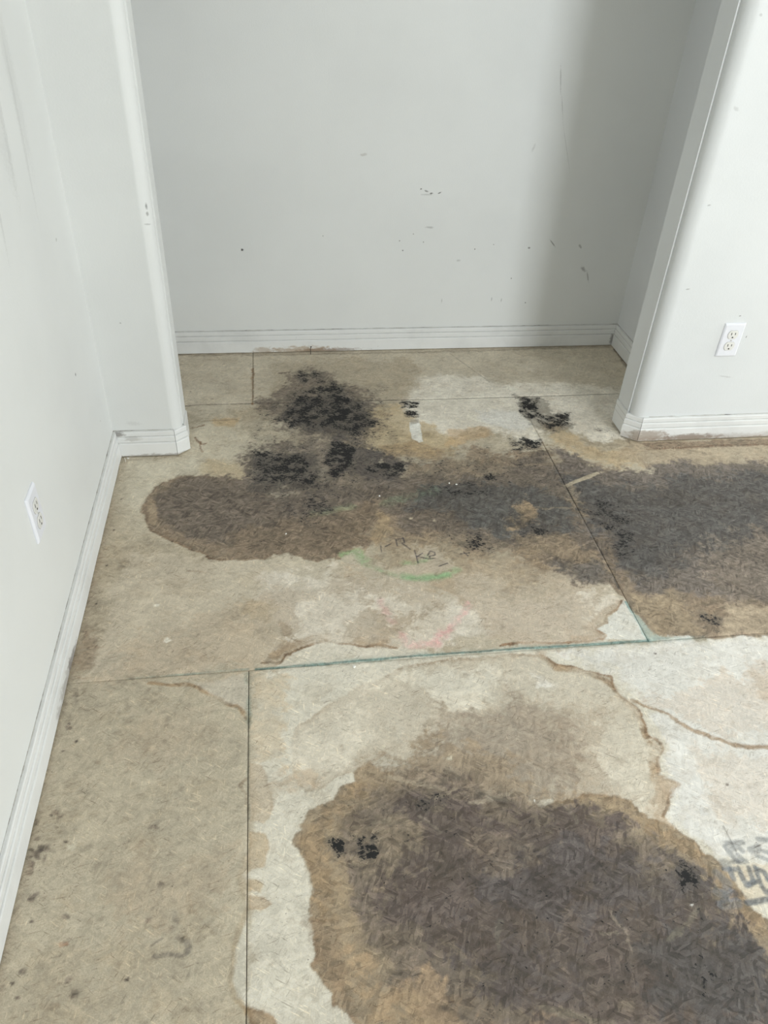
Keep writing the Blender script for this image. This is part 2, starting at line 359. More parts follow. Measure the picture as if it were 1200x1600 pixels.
# ------------------------------------------------------------------ stained subfloor
OPS = [
('F',(172,162,143),0.8,0.03,None,0.01,0.3,None,[(-0.469,0.02),(-0.001,0.004),(0.002,-0.762),(-0.43,-0.711),(-0.446,-0.58)]),
('F',(196,186,168),0.75,0.04,None,0.02,0.3,None,[(-0.305,1.666),(1.581,1.671),(1.379,1.097),(0.567,1.2),(0.063,1.211),(-0.242,1.151)]),
('F',(188,177,159),0.7,0.05,None,0.02,0.3,None,[(-0.384,0.012),(-0.326,0.451),(0.223,0.353),(0.961,0.238),(0.958,0.005),(0.166,0.017)]),
('F',(203,197,183),0.85,0.02,None,0.015,0.3,None,[(0.046,0.003),(0.01,-0.098),(0.006,-0.762),(0.871,-0.864),(1.384,-0.002),(0.972,-0.001),(0.473,0.008)]),
('F',(208,205,199),0.85,0.05,None,0.02,0.3,None,[(0.724,-0.005),(0.84,-0.086),(0.903,-0.204),(0.877,-0.396),(0.879,-0.509),(0.973,-0.583),(1.091,-0.518),(1.401,-0.003),(0.97,-0.005)]),
('F',(200,192,180),0.6,0.05,None,0.03,0.8,None,[(0.067,0.315),(0.286,0.296),(0.54,0.177),(0.849,0.174),(0.943,0.141),(0.877,0.034),(0.322,0.043),(0.079,0.107),(0.017,0.223)]),
('F',(218,211,198),0.8,0.05,None,0.02,0.5,None,[(0.621,1.381),(0.798,1.397),(0.979,1.311),(1.228,1.297),(1.422,1.237),(1.3,0.928),(1.183,0.895),(1.066,1.027),(0.961,0.91),(0.805,1.002),(0.659,0.95),(0.532,0.978),(0.468,1.152),(0.577,1.26)]),
('F',(208,205,199),0.7,0.03,None,0.015,0.3,None,[(0.929,1.124),(0.975,1.077),(0.969,1.0),(0.889,0.975),(0.815,1.043),(0.789,1.132)]),
('F',(196,187,168),0.7,0.03,None,0.015,0.3,None,[(-0.196,1.106),(-0.046,1.097),(-0.003,0.974),(-0.022,0.881),(-0.122,0.869),(-0.187,0.948)]),
('F',(198,190,172),0.7,0.04,None,0.015,0.3,None,[(-0.372,0.905),(-0.184,0.91),(-0.12,0.816),(-0.281,0.776),(-0.32,0.621),(-0.36,0.654)]),
('F',(170,155,135),0.55,0.04,None,0.03,0.9,None,[(-0.312,0.102),(0.017,0.247),(0.219,0.302),(0.289,0.321),(0.511,0.203),(0.402,0.056),(0.2,0.069),(0.076,0.026),(-0.128,-0.003),(-0.356,0.009)]),
('F',(165,150,130),0.6,0.03,None,0.02,0.6,None,[(0.306,0.175),(0.488,0.17),(0.471,0.082),(0.327,0.084)]),
('F',(172,157,138),0.6,0.03,None,0.02,0.8,None,[(0.457,0.282),(0.781,0.36),(0.952,0.165),(0.909,0.098),(0.856,0.047),(0.714,0.017),(0.57,0.02),(0.563,0.129)]),
('F',(168,152,128),0.6,0.03,None,0.02,0.3,None,[(-0.007,0.249),(0.049,0.209),(0.04,0.143),(-0.015,0.181)]),
('F',(150,133,112),0.6,0.012,None,0.01,0.3,None,[(0.072,0.151),(0.103,0.126),(0.123,0.072),(0.084,0.025),(0.039,0.021),(0.078,0.086)]),
('F',(206,198,184),0.6,0.03,None,0.03,1.0,None,[(0.131,0.237),(0.283,0.26),(0.291,0.188),(0.219,0.105),(0.125,0.103)]),
('F',(206,198,184),0.6,0.03,None,0.03,1.0,None,[(0.319,0.208),(0.411,0.212),(0.435,0.152),(0.352,0.148)]),
('F',(206,198,184),0.6,0.03,None,0.03,1.0,None,[(0.417,0.142),(0.527,0.155),(0.563,0.095),(0.479,0.039),(0.385,0.047)]),
('F',(206,198,184),0.6,0.03,None,0.03,1.0,None,[(0.309,0.346),(0.43,0.33),(0.491,0.279),(0.411,0.212),(0.319,0.281)]),
('F',(206,198,184),0.6,0.03,None,0.03,1.0,None,[(0.441,0.402),(0.544,0.366),(0.568,0.311),(0.461,0.307)]),
('F',(206,198,184),0.6,0.03,None,0.03,1.0,None,[(0.883,0.171),(0.965,0.176),(0.934,0.119),(0.863,0.113)]),
('F',(206,198,184),0.6,0.03,None,0.03,1.0,None,[(0.101,0.312),(0.187,0.343),(0.253,0.299),(0.148,0.247)]),
('F',(206,198,184),0.6,0.03,None,0.03,1.0,None,[(0.577,0.271),(0.678,0.25),(0.643,0.18),(0.578,0.197)]),
('F',(206,198,184),0.6,0.03,None,0.03,1.0,None,[(0.063,0.088),(0.125,0.114),(0.203,0.106),(0.17,0.078)]),
('L',(120,98,76),0.75,0.004,0.006,0.0,0.6,[(0.036,0.02),(0.076,0.016),(0.092,0.038),(0.123,0.055),(0.154,0.073),(0.196,0.071),(0.235,0.061),(0.276,0.047),(0.312,0.054),(0.348,0.036)]),
('L',(150,130,106),0.6,0.012,0.006,0.0,0.6,[(0.062,0.037),(0.092,0.06),(0.124,0.076),(0.155,0.09),(0.197,0.086),(0.24,0.078),(0.285,0.063),(0.325,0.063)]),
('F',(203,197,183),0.7,0.004,None,0.003,0.3,None,[(0.091,0.024),(0.104,0.043),(0.13,0.055),(0.162,0.068),(0.2,0.067),(0.238,0.057),(0.275,0.043),(0.321,0.039),(0.413,0.024),(0.379,0.009),(0.165,0.005),(0.061,0.006)]),
('L',(128,100,76),0.8,0.004,0.006,0.0,0.6,[(0.606,0.017),(0.689,0.026),(0.747,0.018),(0.796,0.016),(0.876,0.023),(0.88,0.034),(0.863,0.05),(0.86,0.057),(0.899,0.072),(0.906,0.091),(0.944,0.113),(0.965,0.144)]),
('L',(152,128,102),0.6,0.012,0.006,0.0,0.6,[(0.798,0.024),(0.859,0.031),(0.864,0.046),(0.842,0.063),(0.884,0.086),(0.921,0.108),(0.949,0.136)]),
('F',(205,203,195),0.85,0.004,None,0.003,0.3,None,[(0.967,0.144),(0.945,0.111),(0.908,0.086),(0.901,0.067),(0.864,0.055),(0.885,0.033),(0.876,0.019),(0.977,0.003),(0.98,0.08),(0.973,0.139)]),
('F',(150,170,165),0.6,0.006,None,0.004,0.3,None,[(0.97,0.144),(0.982,0.143),(0.988,0.079),(1.0,0.034),(1.011,0.013),(1.057,0.002),(0.973,0.001),(0.975,0.069)]),
('F',(158,145,124),0.6,0.05,None,0.03,0.7,None,[(0.068,1.566),(0.621,1.54),(0.612,1.331),(0.57,1.214),(0.468,1.152),(0.386,1.247),(0.107,1.173),(0.041,1.267)]),
('F',(182,163,130),0.75,0.03,None,0.02,0.3,None,[(0.377,1.157),(0.52,1.194),(0.579,1.058),(0.699,0.927),(0.639,0.846),(0.429,0.861),(0.309,0.914),(0.298,1.034)]),
('F',(156,132,100),0.6,0.025,None,0.015,0.3,None,[(0.414,0.907),(0.526,0.939),(0.643,0.869),(0.612,0.818),(0.447,0.837)]),
('F',(184,166,134),0.55,0.03,None,0.012,0.3,None,[(-0.143,0.889),(-0.042,0.846),(0.018,0.772),(0.008,0.739),(-0.079,0.769),(-0.179,0.82)]),
('F',(176,150,112),0.6,0.02,None,0.012,0.3,None,[(-0.127,1.136),(-0.047,1.118),(-0.056,1.065),(-0.121,1.081)]),
('F',(178,150,114),0.6,0.02,None,0.012,0.3,None,[(0.67,1.002),(0.81,1.022),(0.828,0.959),(0.648,0.891)]),
('F',(182,158,122),0.6,0.03,None,0.02,0.3,None,[(1.014,1.009),(1.066,1.027),(1.116,0.9),(1.162,0.837),(1.302,0.848),(1.285,0.753),(1.171,0.743),(1.101,0.792),(1.027,0.905)]),
('F',(160,145,124),0.7,0.03,None,0.02,0.6,None,[(1.292,0.88),(1.88,0.874),(1.767,0.682),(1.519,0.725),(1.264,0.755),(1.192,0.797)]),
('F',(122,106,90),0.7,0.006,None,0.006,0.7,None,[(1.314,0.878),(1.878,0.87),(1.855,0.83),(1.343,0.837)]),
('L',(96,70,54),0.7,0.003,0.004,0.5,0.6,[(1.321,0.838),(1.437,0.842),(1.603,0.847),(1.859,0.838)]),
('F',(134,119,101),0.85,0.05,None,0.03,0.9,None,[(-0.176,0.769),(-0.06,0.767),(0.018,0.738),(0.075,0.684),(0.26,0.825),(0.422,0.803),(0.594,0.835),(0.729,0.867),(0.858,0.858),(0.972,0.87),(1.053,0.845),(1.114,0.765),(1.245,0.708),(1.541,0.724),(1.817,0.766),(1.481,0.194),(1.05,0.231),(0.563,0.462),(0.197,0.492),(-0.131,0.636)]),
('F',(128,113,96),0.93,0.01,((112,84,60),0.75,0.007),0.006,0.5,None,[(-0.287,0.744),(-0.296,0.702),(-0.311,0.65),(-0.316,0.62),(-0.299,0.589),(-0.279,0.535),(-0.246,0.505),(-0.204,0.476),(-0.168,0.452),(-0.133,0.43),(-0.107,0.401),(-0.073,0.391),(-0.039,0.393),(0.0,0.385),(0.04,0.389),(0.069,0.405),(0.109,0.407),(0.15,0.377),(0.189,0.364),(0.243,0.383),(0.273,0.429),(0.203,0.58),(0.056,0.67),(-0.04,0.759),(-0.138,0.793),(-0.216,0.792),(-0.27,0.759)]),
('F',(128,113,96),0.8,0.035,None,0.03,0.9,None,[(0.203,0.58),(0.225,0.384),(0.299,0.413),(0.337,0.438),(0.403,0.386),(0.477,0.399),(0.553,0.412),(0.604,0.353),(0.705,0.352),(0.795,0.284),(0.863,0.217),(0.939,0.228),(1.008,0.314),(0.987,0.583),(0.605,0.678)]),
('F',(128,113,96),0.9,0.008,None,0.006,0.5,None,[(0.946,0.461),(0.948,0.227),(0.965,0.163),(0.974,0.146),(0.982,0.107),(0.996,0.045),(1.012,0.015),(1.123,-0.002),(1.361,-0.011),(1.679,0.531),(1.188,0.568)]),
('F',(168,150,126),0.45,0.008,None,0.005,0.3,None,[(-0.301,0.665),(-0.283,0.695),(-0.269,0.647),(-0.266,0.587),(-0.24,0.532),(-0.285,0.573)]),
('F',(108,98,88),0.9,0.03,None,0.025,0.55,None,[(-0.268,0.736),(-0.224,0.782),(-0.158,0.795),(-0.05,0.777),(0.008,0.739),(0.094,0.683),(0.329,0.698),(0.416,0.76),(0.541,0.769),(0.656,0.726),(0.833,0.766),(0.972,0.87),(0.99,0.719),(0.976,0.552),(0.98,0.409),(0.98,0.289),(0.983,0.224),(0.913,0.205),(0.825,0.263),(0.807,0.386),(0.66,0.397),(0.563,0.462),(0.45,0.457),(0.409,0.564),(0.315,0.571),(0.194,0.436),(0.053,0.447),(-0.088,0.472),(-0.196,0.523),(-0.263,0.586),(-0.278,0.648)]),
('F',(108,98,88),0.85,0.03,None,0.015,0.4,None,[(-0.283,0.695),(-0.117,0.748),(0.018,0.705),(0.055,0.592),(-0.018,0.509),(-0.159,0.498),(-0.253,0.571)]),
('F',(120,106,90),0.8,0.03,None,0.02,0.6,None,[(-0.072,0.513),(0.203,0.58),(0.399,0.628),(0.3,0.427),(0.156,0.406),(-0.017,0.412)]),
('F',(86,84,81),0.85,0.04,None,0.03,0.6,None,[(0.526,0.684),(0.693,0.706),(0.907,0.656),(0.976,0.552),(0.917,0.434),(0.778,0.416),(0.637,0.456),(0.58,0.551),(0.471,0.59)]),
('F',(100,94,88),0.8,0.03,None,0.02,0.6,None,[(0.819,0.303),(0.908,0.322),(0.962,0.264),(0.916,0.212),(0.832,0.229)]),
('F',(150,130,104),0.7,0.03,None,0.03,0.6,None,[(0.772,0.536),(0.818,0.596),(0.853,0.577),(0.849,0.515),(0.784,0.474),(0.733,0.463)]),
('F',(160,140,112),0.7,0.02,None,0.015,0.5,None,[(0.359,0.574),(0.4,0.565),(0.381,0.491),(0.394,0.428),(0.353,0.417),(0.336,0.452)]),
('F',(150,132,108),0.5,0.02,None,0.02,0.8,None,[(0.759,0.418),(0.875,0.423),(0.917,0.376),(0.979,0.237),(0.944,0.292),(0.813,0.343),(0.725,0.359)]),
('F',(150,134,112),0.5,0.05,None,0.03,0.9,None,[(0.372,0.421),(0.594,0.431),(0.719,0.338),(0.811,0.277),(0.764,0.181),(0.511,0.203),(0.286,0.296)]),
('F',(106,98,91),0.92,0.03,None,0.02,0.6,None,[(1.011,0.867),(1.068,0.825),(1.122,0.728),(1.249,0.719),(1.414,0.755),(1.558,0.745),(1.81,0.754),(1.399,0.054),(1.292,0.123),(1.17,0.17),(1.072,0.142),(1.03,0.182),(1.007,0.24),(0.99,0.315),(0.985,0.519)]),
('F',(84,81,78),0.85,0.05,None,0.05,0.8,None,[(0.99,0.719),(1.214,0.633),(1.446,0.669),(1.67,0.671),(1.642,0.469),(1.386,0.338),(1.185,0.326),(1.05,0.231),(0.99,0.315),(0.985,0.519)]),
('F',(128,116,103),0.5,0.05,None,0.04,0.8,None,[(1.291,0.346),(1.607,0.409),(1.399,0.054),(1.246,0.139)]),
('F',(86,83,80),0.75,0.03,None,0.03,0.6,None,[(1.019,0.368),(1.228,0.38),(1.186,0.245),(1.08,0.216),(1.019,0.246)]),
('F',(150,134,112),0.75,0.025,None,0.015,0.4,None,[(0.991,0.173),(1.05,0.144),(1.129,0.161),(1.127,0.078),(1.129,0.011),(1.015,0.021),(0.992,0.09)]),
('F',(172,156,134),0.7,0.025,None,0.015,0.3,None,[(1.237,0.103),(1.343,0.082),(1.367,-0.0),(1.179,0.006)]),
('F',(180,168,150),0.55,0.01,((140,118,94),0.6,0.007),0.006,0.8,None,[(0.363,-0.025),(0.31,-0.049),(0.248,-0.067),(0.206,-0.1),(0.171,-0.12),(0.131,-0.15),(0.098,-0.171),(0.096,-0.203),(0.091,-0.25),(0.087,-0.287),(0.118,-0.331),(0.282,-0.259),(0.525,-0.389),(0.712,-0.394),(0.838,-0.491),(0.821,-0.452),(0.849,-0.418),(0.886,-0.387),(0.848,-0.368),(0.86,-0.329),(0.879,-0.304),(0.878,-0.287),(0.862,-0.264),(0.871,-0.206),(0.853,-0.176),(0.837,-0.138),(0.84,-0.1),(0.805,-0.083),(0.764,-0.063),(0.721,-0.051),(0.694,-0.012),(0.469,-0.011)]),
('F',(162,148,130),0.6,0.05,None,0.05,0.9,None,[(0.321,-0.181),(0.448,-0.115),(0.597,-0.12),(0.727,-0.187),(0.784,-0.278),(0.776,-0.371),(0.736,-0.403),(0.523,-0.395),(0.309,-0.261),(0.273,-0.226)]),
('F',(140,128,114),0.6,0.05,None,0.05,0.9,None,[(0.436,-0.175),(0.59,-0.147),(0.688,-0.218),(0.684,-0.315),(0.607,-0.383),(0.503,-0.372),(0.411,-0.303),(0.334,-0.279),(0.371,-0.22)]),
('L',(148,126,100),0.7,0.01,0.004,0.0,0.6,[(0.693,-0.016),(0.718,-0.059),(0.762,-0.071),(0.802,-0.092),(0.833,-0.118),(0.839,-0.153),(0.855,-0.191),(0.863,-0.227),(0.858,-0.269),(0.864,-0.302),(0.848,-0.332),(0.836,-0.374),(0.856,-0.397),(0.833,-0.421)]),
('F',(172,154,132),0.7,0.008,None,0.004,0.3,None,[(0.846,-0.371),(0.886,-0.387),(0.849,-0.418),(0.821,-0.452),(0.839,-0.486),(0.798,-0.452),(0.785,-0.433),(0.824,-0.406)]),
('L',(132,108,84),0.7,0.0035,0.005,0.0,0.6,[(0.694,-0.012),(0.721,-0.051),(0.764,-0.063),(0.805,-0.083),(0.84,-0.1),(0.837,-0.138),(0.853,-0.176),(0.871,-0.206),(0.862,-0.264),(0.878,-0.287),(0.879,-0.304),(0.86,-0.329),(0.848,-0.368),(0.886,-0.387),(0.849,-0.418),(0.821,-0.452)]),
('L',(150,128,104),0.75,0.006,0.005,0.0,0.6,[(0.862,-0.173),(0.922,-0.206),(0.948,-0.239),(0.975,-0.269),(1.011,-0.289),(1.045,-0.309),(1.079,-0.319),(1.175,-0.327)]),
('F',(192,180,166),0.6,0.02,None,0.03,0.9,None,[(0.882,-0.181),(0.954,-0.227),(1.019,-0.281),(1.181,-0.318),(1.28,-0.148),(1.207,-0.101),(1.063,-0.127)]),
('F',(196,184,170),0.5,0.03,None,0.03,0.9,None,[(0.945,-0.31),(1.163,-0.349),(1.072,-0.502),(0.963,-0.477),(0.904,-0.399)]),
('F',(184,170,154),0.6,0.02,None,0.02,0.8,None,[(1.17,-0.078),(1.325,-0.072),(1.228,-0.236),(1.167,-0.175)]),
('F',(208,205,199),0.8,0.015,None,0.01,0.3,None,[(0.884,-0.211),(0.923,-0.21),(0.931,-0.325),(0.917,-0.415),(0.93,-0.487),(0.93,-0.54),(0.892,-0.549),(0.876,-0.502),(0.847,-0.478),(0.833,-0.449),(0.891,-0.39),(0.863,-0.357),(0.893,-0.297),(0.878,-0.262)]),
('F',(214,210,202),0.7,0.02,None,0.015,0.3,None,[(0.665,-0.069),(0.706,-0.102),(0.688,-0.132),(0.651,-0.116)]),
('F',(203,197,183),0.7,0.03,None,0.03,0.9,None,[(0.371,-0.041),(0.586,-0.042),(0.585,-0.109),(0.472,-0.144),(0.362,-0.097)]),
('F',(206,198,182),0.5,0.03,None,0.03,1.0,None,[(0.253,-0.021),(0.374,-0.022),(0.339,-0.057),(0.249,-0.058)]),
('F',(206,198,182),0.5,0.03,None,0.03,1.0,None,[(0.434,-0.113),(0.547,-0.077),(0.582,-0.118),(0.468,-0.161)]),
('F',(206,198,182),0.5,0.03,None,0.03,1.0,None,[(0.111,-0.193),(0.239,-0.156),(0.289,-0.211),(0.173,-0.278),(0.108,-0.272)]),
('F',(206,198,182),0.5,0.03,None,0.03,1.0,None,[(0.293,-0.178),(0.411,-0.156),(0.385,-0.221),(0.299,-0.237)]),
('F',(206,198,182),0.5,0.03,None,0.03,1.0,None,[(0.759,-0.225),(0.831,-0.249),(0.815,-0.344),(0.799,-0.417),(0.744,-0.382),(0.744,-0.306)]),
('F',(180,164,142),0.7,0.006,((150,128,102),0.6,0.005),0.005,0.3,None,[(0.001,-0.245),(0.029,-0.256),(0.045,-0.32),(0.049,-0.356),(0.031,-0.384),(0.001,-0.375)]),
('F',(178,160,134),0.75,0.006,((150,124,94),0.6,0.005),0.005,0.3,None,[(0.002,-0.401),(0.031,-0.408),(0.04,-0.431),(0.031,-0.471),(0.002,-0.483)]),
('F',(176,156,128),0.75,0.006,None,0.004,0.3,None,[(0.002,-0.494),(0.031,-0.504),(0.022,-0.518),(0.002,-0.514)]),
('F',(178,160,136),0.75,0.006,((150,124,94),0.6,0.004),0.005,0.3,None,[(0.002,-0.52),(0.033,-0.527),(0.042,-0.539),(0.025,-0.553),(0.003,-0.548)]),
('F',(150,128,100),0.8,0.008,((120,95,70),0.6,0.005),0.005,0.3,None,[(0.003,-0.699),(0.021,-0.706),(0.041,-0.72),(0.055,-0.751),(0.004,-0.745)]),
('F',(188,172,148),0.6,0.02,None,0.02,0.9,None,[(0.009,-0.026),(0.075,-0.013),(0.097,-0.034),(0.08,-0.105),(0.058,-0.155),(0.069,-0.252),(0.003,-0.238)]),
('F',(176,158,136),0.6,0.02,None,0.015,0.8,None,[(0.029,-0.293),(0.068,-0.279),(0.146,-0.283),(0.138,-0.312),(0.105,-0.33),(0.054,-0.325)]),
('L',(140,118,92),0.7,0.004,0.004,0.0,0.6,[(0.042,-0.302),(0.054,-0.325),(0.049,-0.352)]),
('L',(142,120,94),0.75,0.006,0.004,0.0,0.6,[(-0.222,-0.018),(-0.173,-0.03),(-0.131,-0.031),(-0.097,-0.049),(-0.068,-0.073),(-0.049,-0.089),(-0.021,-0.101),(-0.001,-0.137)]),
('F',(188,180,166),0.6,0.01,None,0.006,0.3,None,[(-0.127,-0.028),(-0.002,-0.006),(-0.001,-0.129),(-0.023,-0.095),(-0.054,-0.083),(-0.09,-0.048)]),
('L',(140,120,92),0.75,0.006,0.004,0.0,0.6,[(0.0,-0.546),(-0.006,-0.562),(-0.014,-0.581),(-0.019,-0.603),(-0.02,-0.622),(-0.024,-0.661),(-0.018,-0.681),(-0.005,-0.696),(0.001,-0.708)]),
('F',(192,188,176),0.6,0.008,None,0.005,0.3,None,[(0.001,-0.552),(-0.008,-0.578),(-0.015,-0.609),(-0.02,-0.658),(-0.013,-0.681),(0.002,-0.699)]),
('L',(148,126,98),0.7,0.01,0.006,0.0,0.6,[(-0.002,-0.452),(-0.009,-0.487),(-0.003,-0.523)]),
('L',(140,118,94),0.6,0.004,0.004,0.0,0.6,[(-0.003,-0.283),(-0.016,-0.296),(-0.006,-0.318),(-0.001,-0.361)]),
('F',(158,145,126),0.6,0.04,None,0.05,1.0,None,[(-0.219,-0.416),(-0.067,-0.419),(-0.062,-0.539),(-0.115,-0.566),(-0.206,-0.523),(-0.27,-0.459)]),
('F',(158,146,128),0.5,0.04,None,0.05,1.0,None,[(-0.255,-0.124),(-0.082,-0.072),(-0.05,-0.193),(-0.139,-0.246),(-0.243,-0.22)]),
('F',(160,148,128),0.5,0.04,None,0.05,1.0,None,[(-0.346,-0.571),(-0.196,-0.609),(-0.066,-0.682),(-0.184,-0.705),(-0.342,-0.686)]),
('F',(146,130,110),0.8,0.05,None,0.04,0.9,None,[(0.26,-0.272),(0.34,-0.241),(0.451,-0.244),(0.548,-0.302),(0.627,-0.363),(0.655,-0.402),(0.586,-0.45),(0.386,-0.429),(0.217,-0.37)]),
('F',(145,128,105),0.95,0.007,((126,106,84),0.75,0.006),0.006,0.3,None,[(0.308,-0.315),(0.25,-0.268),(0.216,-0.287),(0.216,-0.31),(0.186,-0.328),(0.171,-0.355),(0.15,-0.363),(0.116,-0.369),(0.099,-0.402),(0.082,-0.427),(0.096,-0.454),(0.11,-0.48),(0.117,-0.517),(0.109,-0.55),(0.115,-0.595),(0.114,-0.637),(0.104,-0.65),(0.117,-0.674),(0.133,-0.695),(0.136,-0.712),(0.158,-0.729),(0.174,-0.747),(0.188,-0.784),(0.303,-0.848),(0.852,-0.913),(0.987,-0.69),(0.927,-0.664),(0.918,-0.658),(0.904,-0.639),(0.897,-0.611),(0.895,-0.574),(0.891,-0.565),(0.883,-0.548),(0.864,-0.533),(0.858,-0.506),(0.84,-0.487),(0.819,-0.466),(0.79,-0.449),(0.767,-0.418),(0.741,-0.4),(0.712,-0.394),(0.674,-0.385),(0.656,-0.398),(0.613,-0.395),(0.585,-0.412),(0.474,-0.383),(0.389,-0.345)]),
('F',(130,110,86),0.5,0.02,None,0.012,0.6,None,[(0.102,-0.399),(0.14,-0.376),(0.222,-0.321),(0.232,-0.343),(0.15,-0.417),(0.143,-0.48),(0.145,-0.562),(0.127,-0.582),(0.12,-0.513),(0.111,-0.464),(0.088,-0.43)]),
('F',(130,110,86),0.55,0.02,None,0.01,0.6,None,[(0.795,-0.459),(0.844,-0.498),(0.871,-0.553),(0.89,-0.616),(0.92,-0.677),(0.909,-0.698),(0.864,-0.643),(0.843,-0.556),(0.811,-0.514),(0.764,-0.469)]),
('F',(116,98,80),0.45,0.02,None,0.02,0.8,None,[(0.11,-0.58),(0.149,-0.585),(0.153,-0.669),(0.188,-0.739),(0.147,-0.735),(0.117,-0.644)]),
('F',(112,101,90),0.93,0.03,None,0.02,0.55,None,[(0.246,-0.335),(0.198,-0.386),(0.177,-0.42),(0.167,-0.461),(0.174,-0.495),(0.184,-0.544),(0.2,-0.583),(0.197,-0.626),(0.22,-0.649),(0.239,-0.691),(0.264,-0.72),(0.29,-0.751),(0.373,-0.806),(0.881,-0.866),(0.969,-0.721),(0.902,-0.71),(0.869,-0.68),(0.852,-0.649),(0.856,-0.61),(0.83,-0.576),(0.825,-0.533),(0.788,-0.516),(0.769,-0.479),(0.734,-0.453),(0.706,-0.422),(0.612,-0.398),(0.555,-0.377),(0.486,-0.333),(0.398,-0.301),(0.304,-0.299)]),
('F',(88,78,73),0.8,0.05,None,0.06,0.8,None,[(0.271,-0.347),(0.376,-0.344),(0.474,-0.383),(0.585,-0.412),(0.698,-0.432),(0.733,-0.48),(0.724,-0.568),(0.816,-0.614),(0.883,-0.7),(0.923,-0.757),(0.861,-0.863),(0.513,-0.822),(0.432,-0.74),(0.338,-0.67),(0.264,-0.575),(0.229,-0.477)]),
('F',(82,76,74),0.7,0.04,None,0.05,0.8,None,[(0.446,-0.5),(0.698,-0.502),(0.831,-0.555),(0.829,-0.639),(0.696,-0.635),(0.538,-0.606),(0.452,-0.574)]),
('F',(80,74,72),0.6,0.04,None,0.05,0.9,None,[(0.344,-0.639),(0.528,-0.638),(0.55,-0.714),(0.432,-0.74),(0.332,-0.699)]),
('F',(74,71,69),0.7,0.04,None,0.05,0.8,None,[(0.683,-0.667),(0.83,-0.661),(0.934,-0.738),(0.88,-0.829),(0.695,-0.799),(0.666,-0.737)]),
('F',(150,136,114),0.4,0.04,None,0.03,0.9,None,[(0.212,-0.41),(0.313,-0.408),(0.327,-0.475),(0.25,-0.504),(0.194,-0.473)]),
('F',(150,128,102),0.5,0.04,None,0.03,0.9,None,[(0.189,-0.632),(0.268,-0.692),(0.362,-0.76),(0.525,-0.788),(0.513,-0.822),(0.253,-0.791),(0.181,-0.71)]),
('F',(150,134,112),0.18,0.02,None,0.03,1.0,None,[(0.436,-0.434),(0.539,-0.479),(0.583,-0.503),(0.492,-0.512),(0.427,-0.473)]),
('F',(140,126,108),0.5,0.03,None,0.03,0.9,None,[(0.23,-0.238),(0.422,-0.249),(0.621,-0.34),(0.618,-0.391),(0.482,-0.348),(0.342,-0.311),(0.26,-0.332)]),
('F',(112,102,92),0.75,0.04,None,0.04,1.0,None,[(0.114,1.433),(0.263,1.492),(0.396,1.343),(0.433,1.154),(0.451,1.024),(0.393,0.909),(0.5,0.772),(0.469,0.705),(0.329,0.698),(0.245,0.639),(0.094,0.667),(-0.011,0.691),(-0.013,0.917),(0.101,0.947),(0.228,0.958),(0.083,1.068),(0.052,1.176)]),
('F',(84,78,72),0.75,0.03,None,0.04,1.0,None,[(0.132,1.239),(0.346,1.321),(0.388,1.156),(0.443,1.045),(0.355,0.95),(0.231,0.998),(0.105,1.088)]),
('F',(84,78,72),0.7,0.03,None,0.03,1.0,None,[(0.008,0.916),(0.181,0.878),(0.215,0.758),(0.259,0.687),(0.095,0.699),(-0.001,0.723)]),
('F',(80,74,70),0.7,0.03,None,0.03,1.0,None,[(0.261,0.976),(0.362,0.911),(0.483,0.798),(0.474,0.739),(0.334,0.749),(0.246,0.773)]),
('F',(120,114,104),0.6,0.02,None,0.02,1.0,None,[(0.96,1.215),(1.052,1.2),(1.056,1.072),(1.126,1.103),(1.091,0.975),(1.029,0.946),(0.946,1.057)]),
('M',0.74,0.03,[(0.151,1.441),(0.213,1.479),(0.284,1.434),(0.266,1.35),(0.183,1.354)]),
('M',0.84,0.04,[(0.134,1.309),(0.303,1.372),(0.39,1.285),(0.377,1.157),(0.448,1.087),(0.424,0.985),(0.355,0.95),(0.232,1.018),(0.125,1.045),(0.073,1.111),(0.109,1.218)]),
('M',1.0,0.03,[(0.284,1.277),(0.376,1.257),(0.377,1.157),(0.331,1.032),(0.276,1.027),(0.25,1.121)]),
('M',0.81,0.03,[(0.008,0.935),(0.059,0.92),(0.182,0.893),(0.177,0.795),(0.251,0.711),(0.227,0.657),(0.153,0.711),(0.095,0.732),(0.027,0.704),(-0.011,0.757),(0.008,0.825)]),
('M',1.0,0.02,[(0.14,0.87),(0.18,0.848),(0.196,0.776),(0.155,0.752),(0.117,0.799)]),
('M',0.97,0.02,[(0.26,0.956),(0.355,0.95),(0.316,0.768),(0.253,0.738),(0.231,0.845)]),
('M',0.94,0.02,[(0.342,0.83),(0.476,0.821),(0.49,0.773),(0.444,0.741),(0.357,0.772)]),
('M',1.0,0.01,[(0.526,1.207),(0.597,1.207),(0.588,1.153),(0.526,1.157)]),
('M',0.94,0.01,[(0.546,1.138),(0.591,1.131),(0.576,1.079),(0.533,1.095)]),
('M',1.0,0.015,[(0.958,1.205),(1.042,1.2),(1.014,1.074),(0.976,1.055),(0.948,1.123)]),
('M',0.94,0.02,[(1.051,1.094),(1.126,1.103),(1.101,1.004),(1.051,0.965),(1.02,1.03)]),
('M',0.74,0.015,[(1.011,1.119),(1.05,1.05),(1.05,0.978),(1.01,0.997)]),
('M',0.94,0.015,[(0.882,0.947),(0.982,0.933),(0.974,0.877),(0.858,0.858)]),
('M',1.0,0.01,[(0.727,0.745),(0.764,0.743),(0.756,0.694),(0.722,0.697)]),
('M',0.61,0.04,[(0.152,0.679),(0.248,0.671),(0.257,0.546),(0.144,0.525),(0.074,0.621)]),
('M',0.61,0.04,[(0.529,0.701),(0.734,0.703),(0.753,0.617),(0.586,0.582),(0.518,0.635)]),
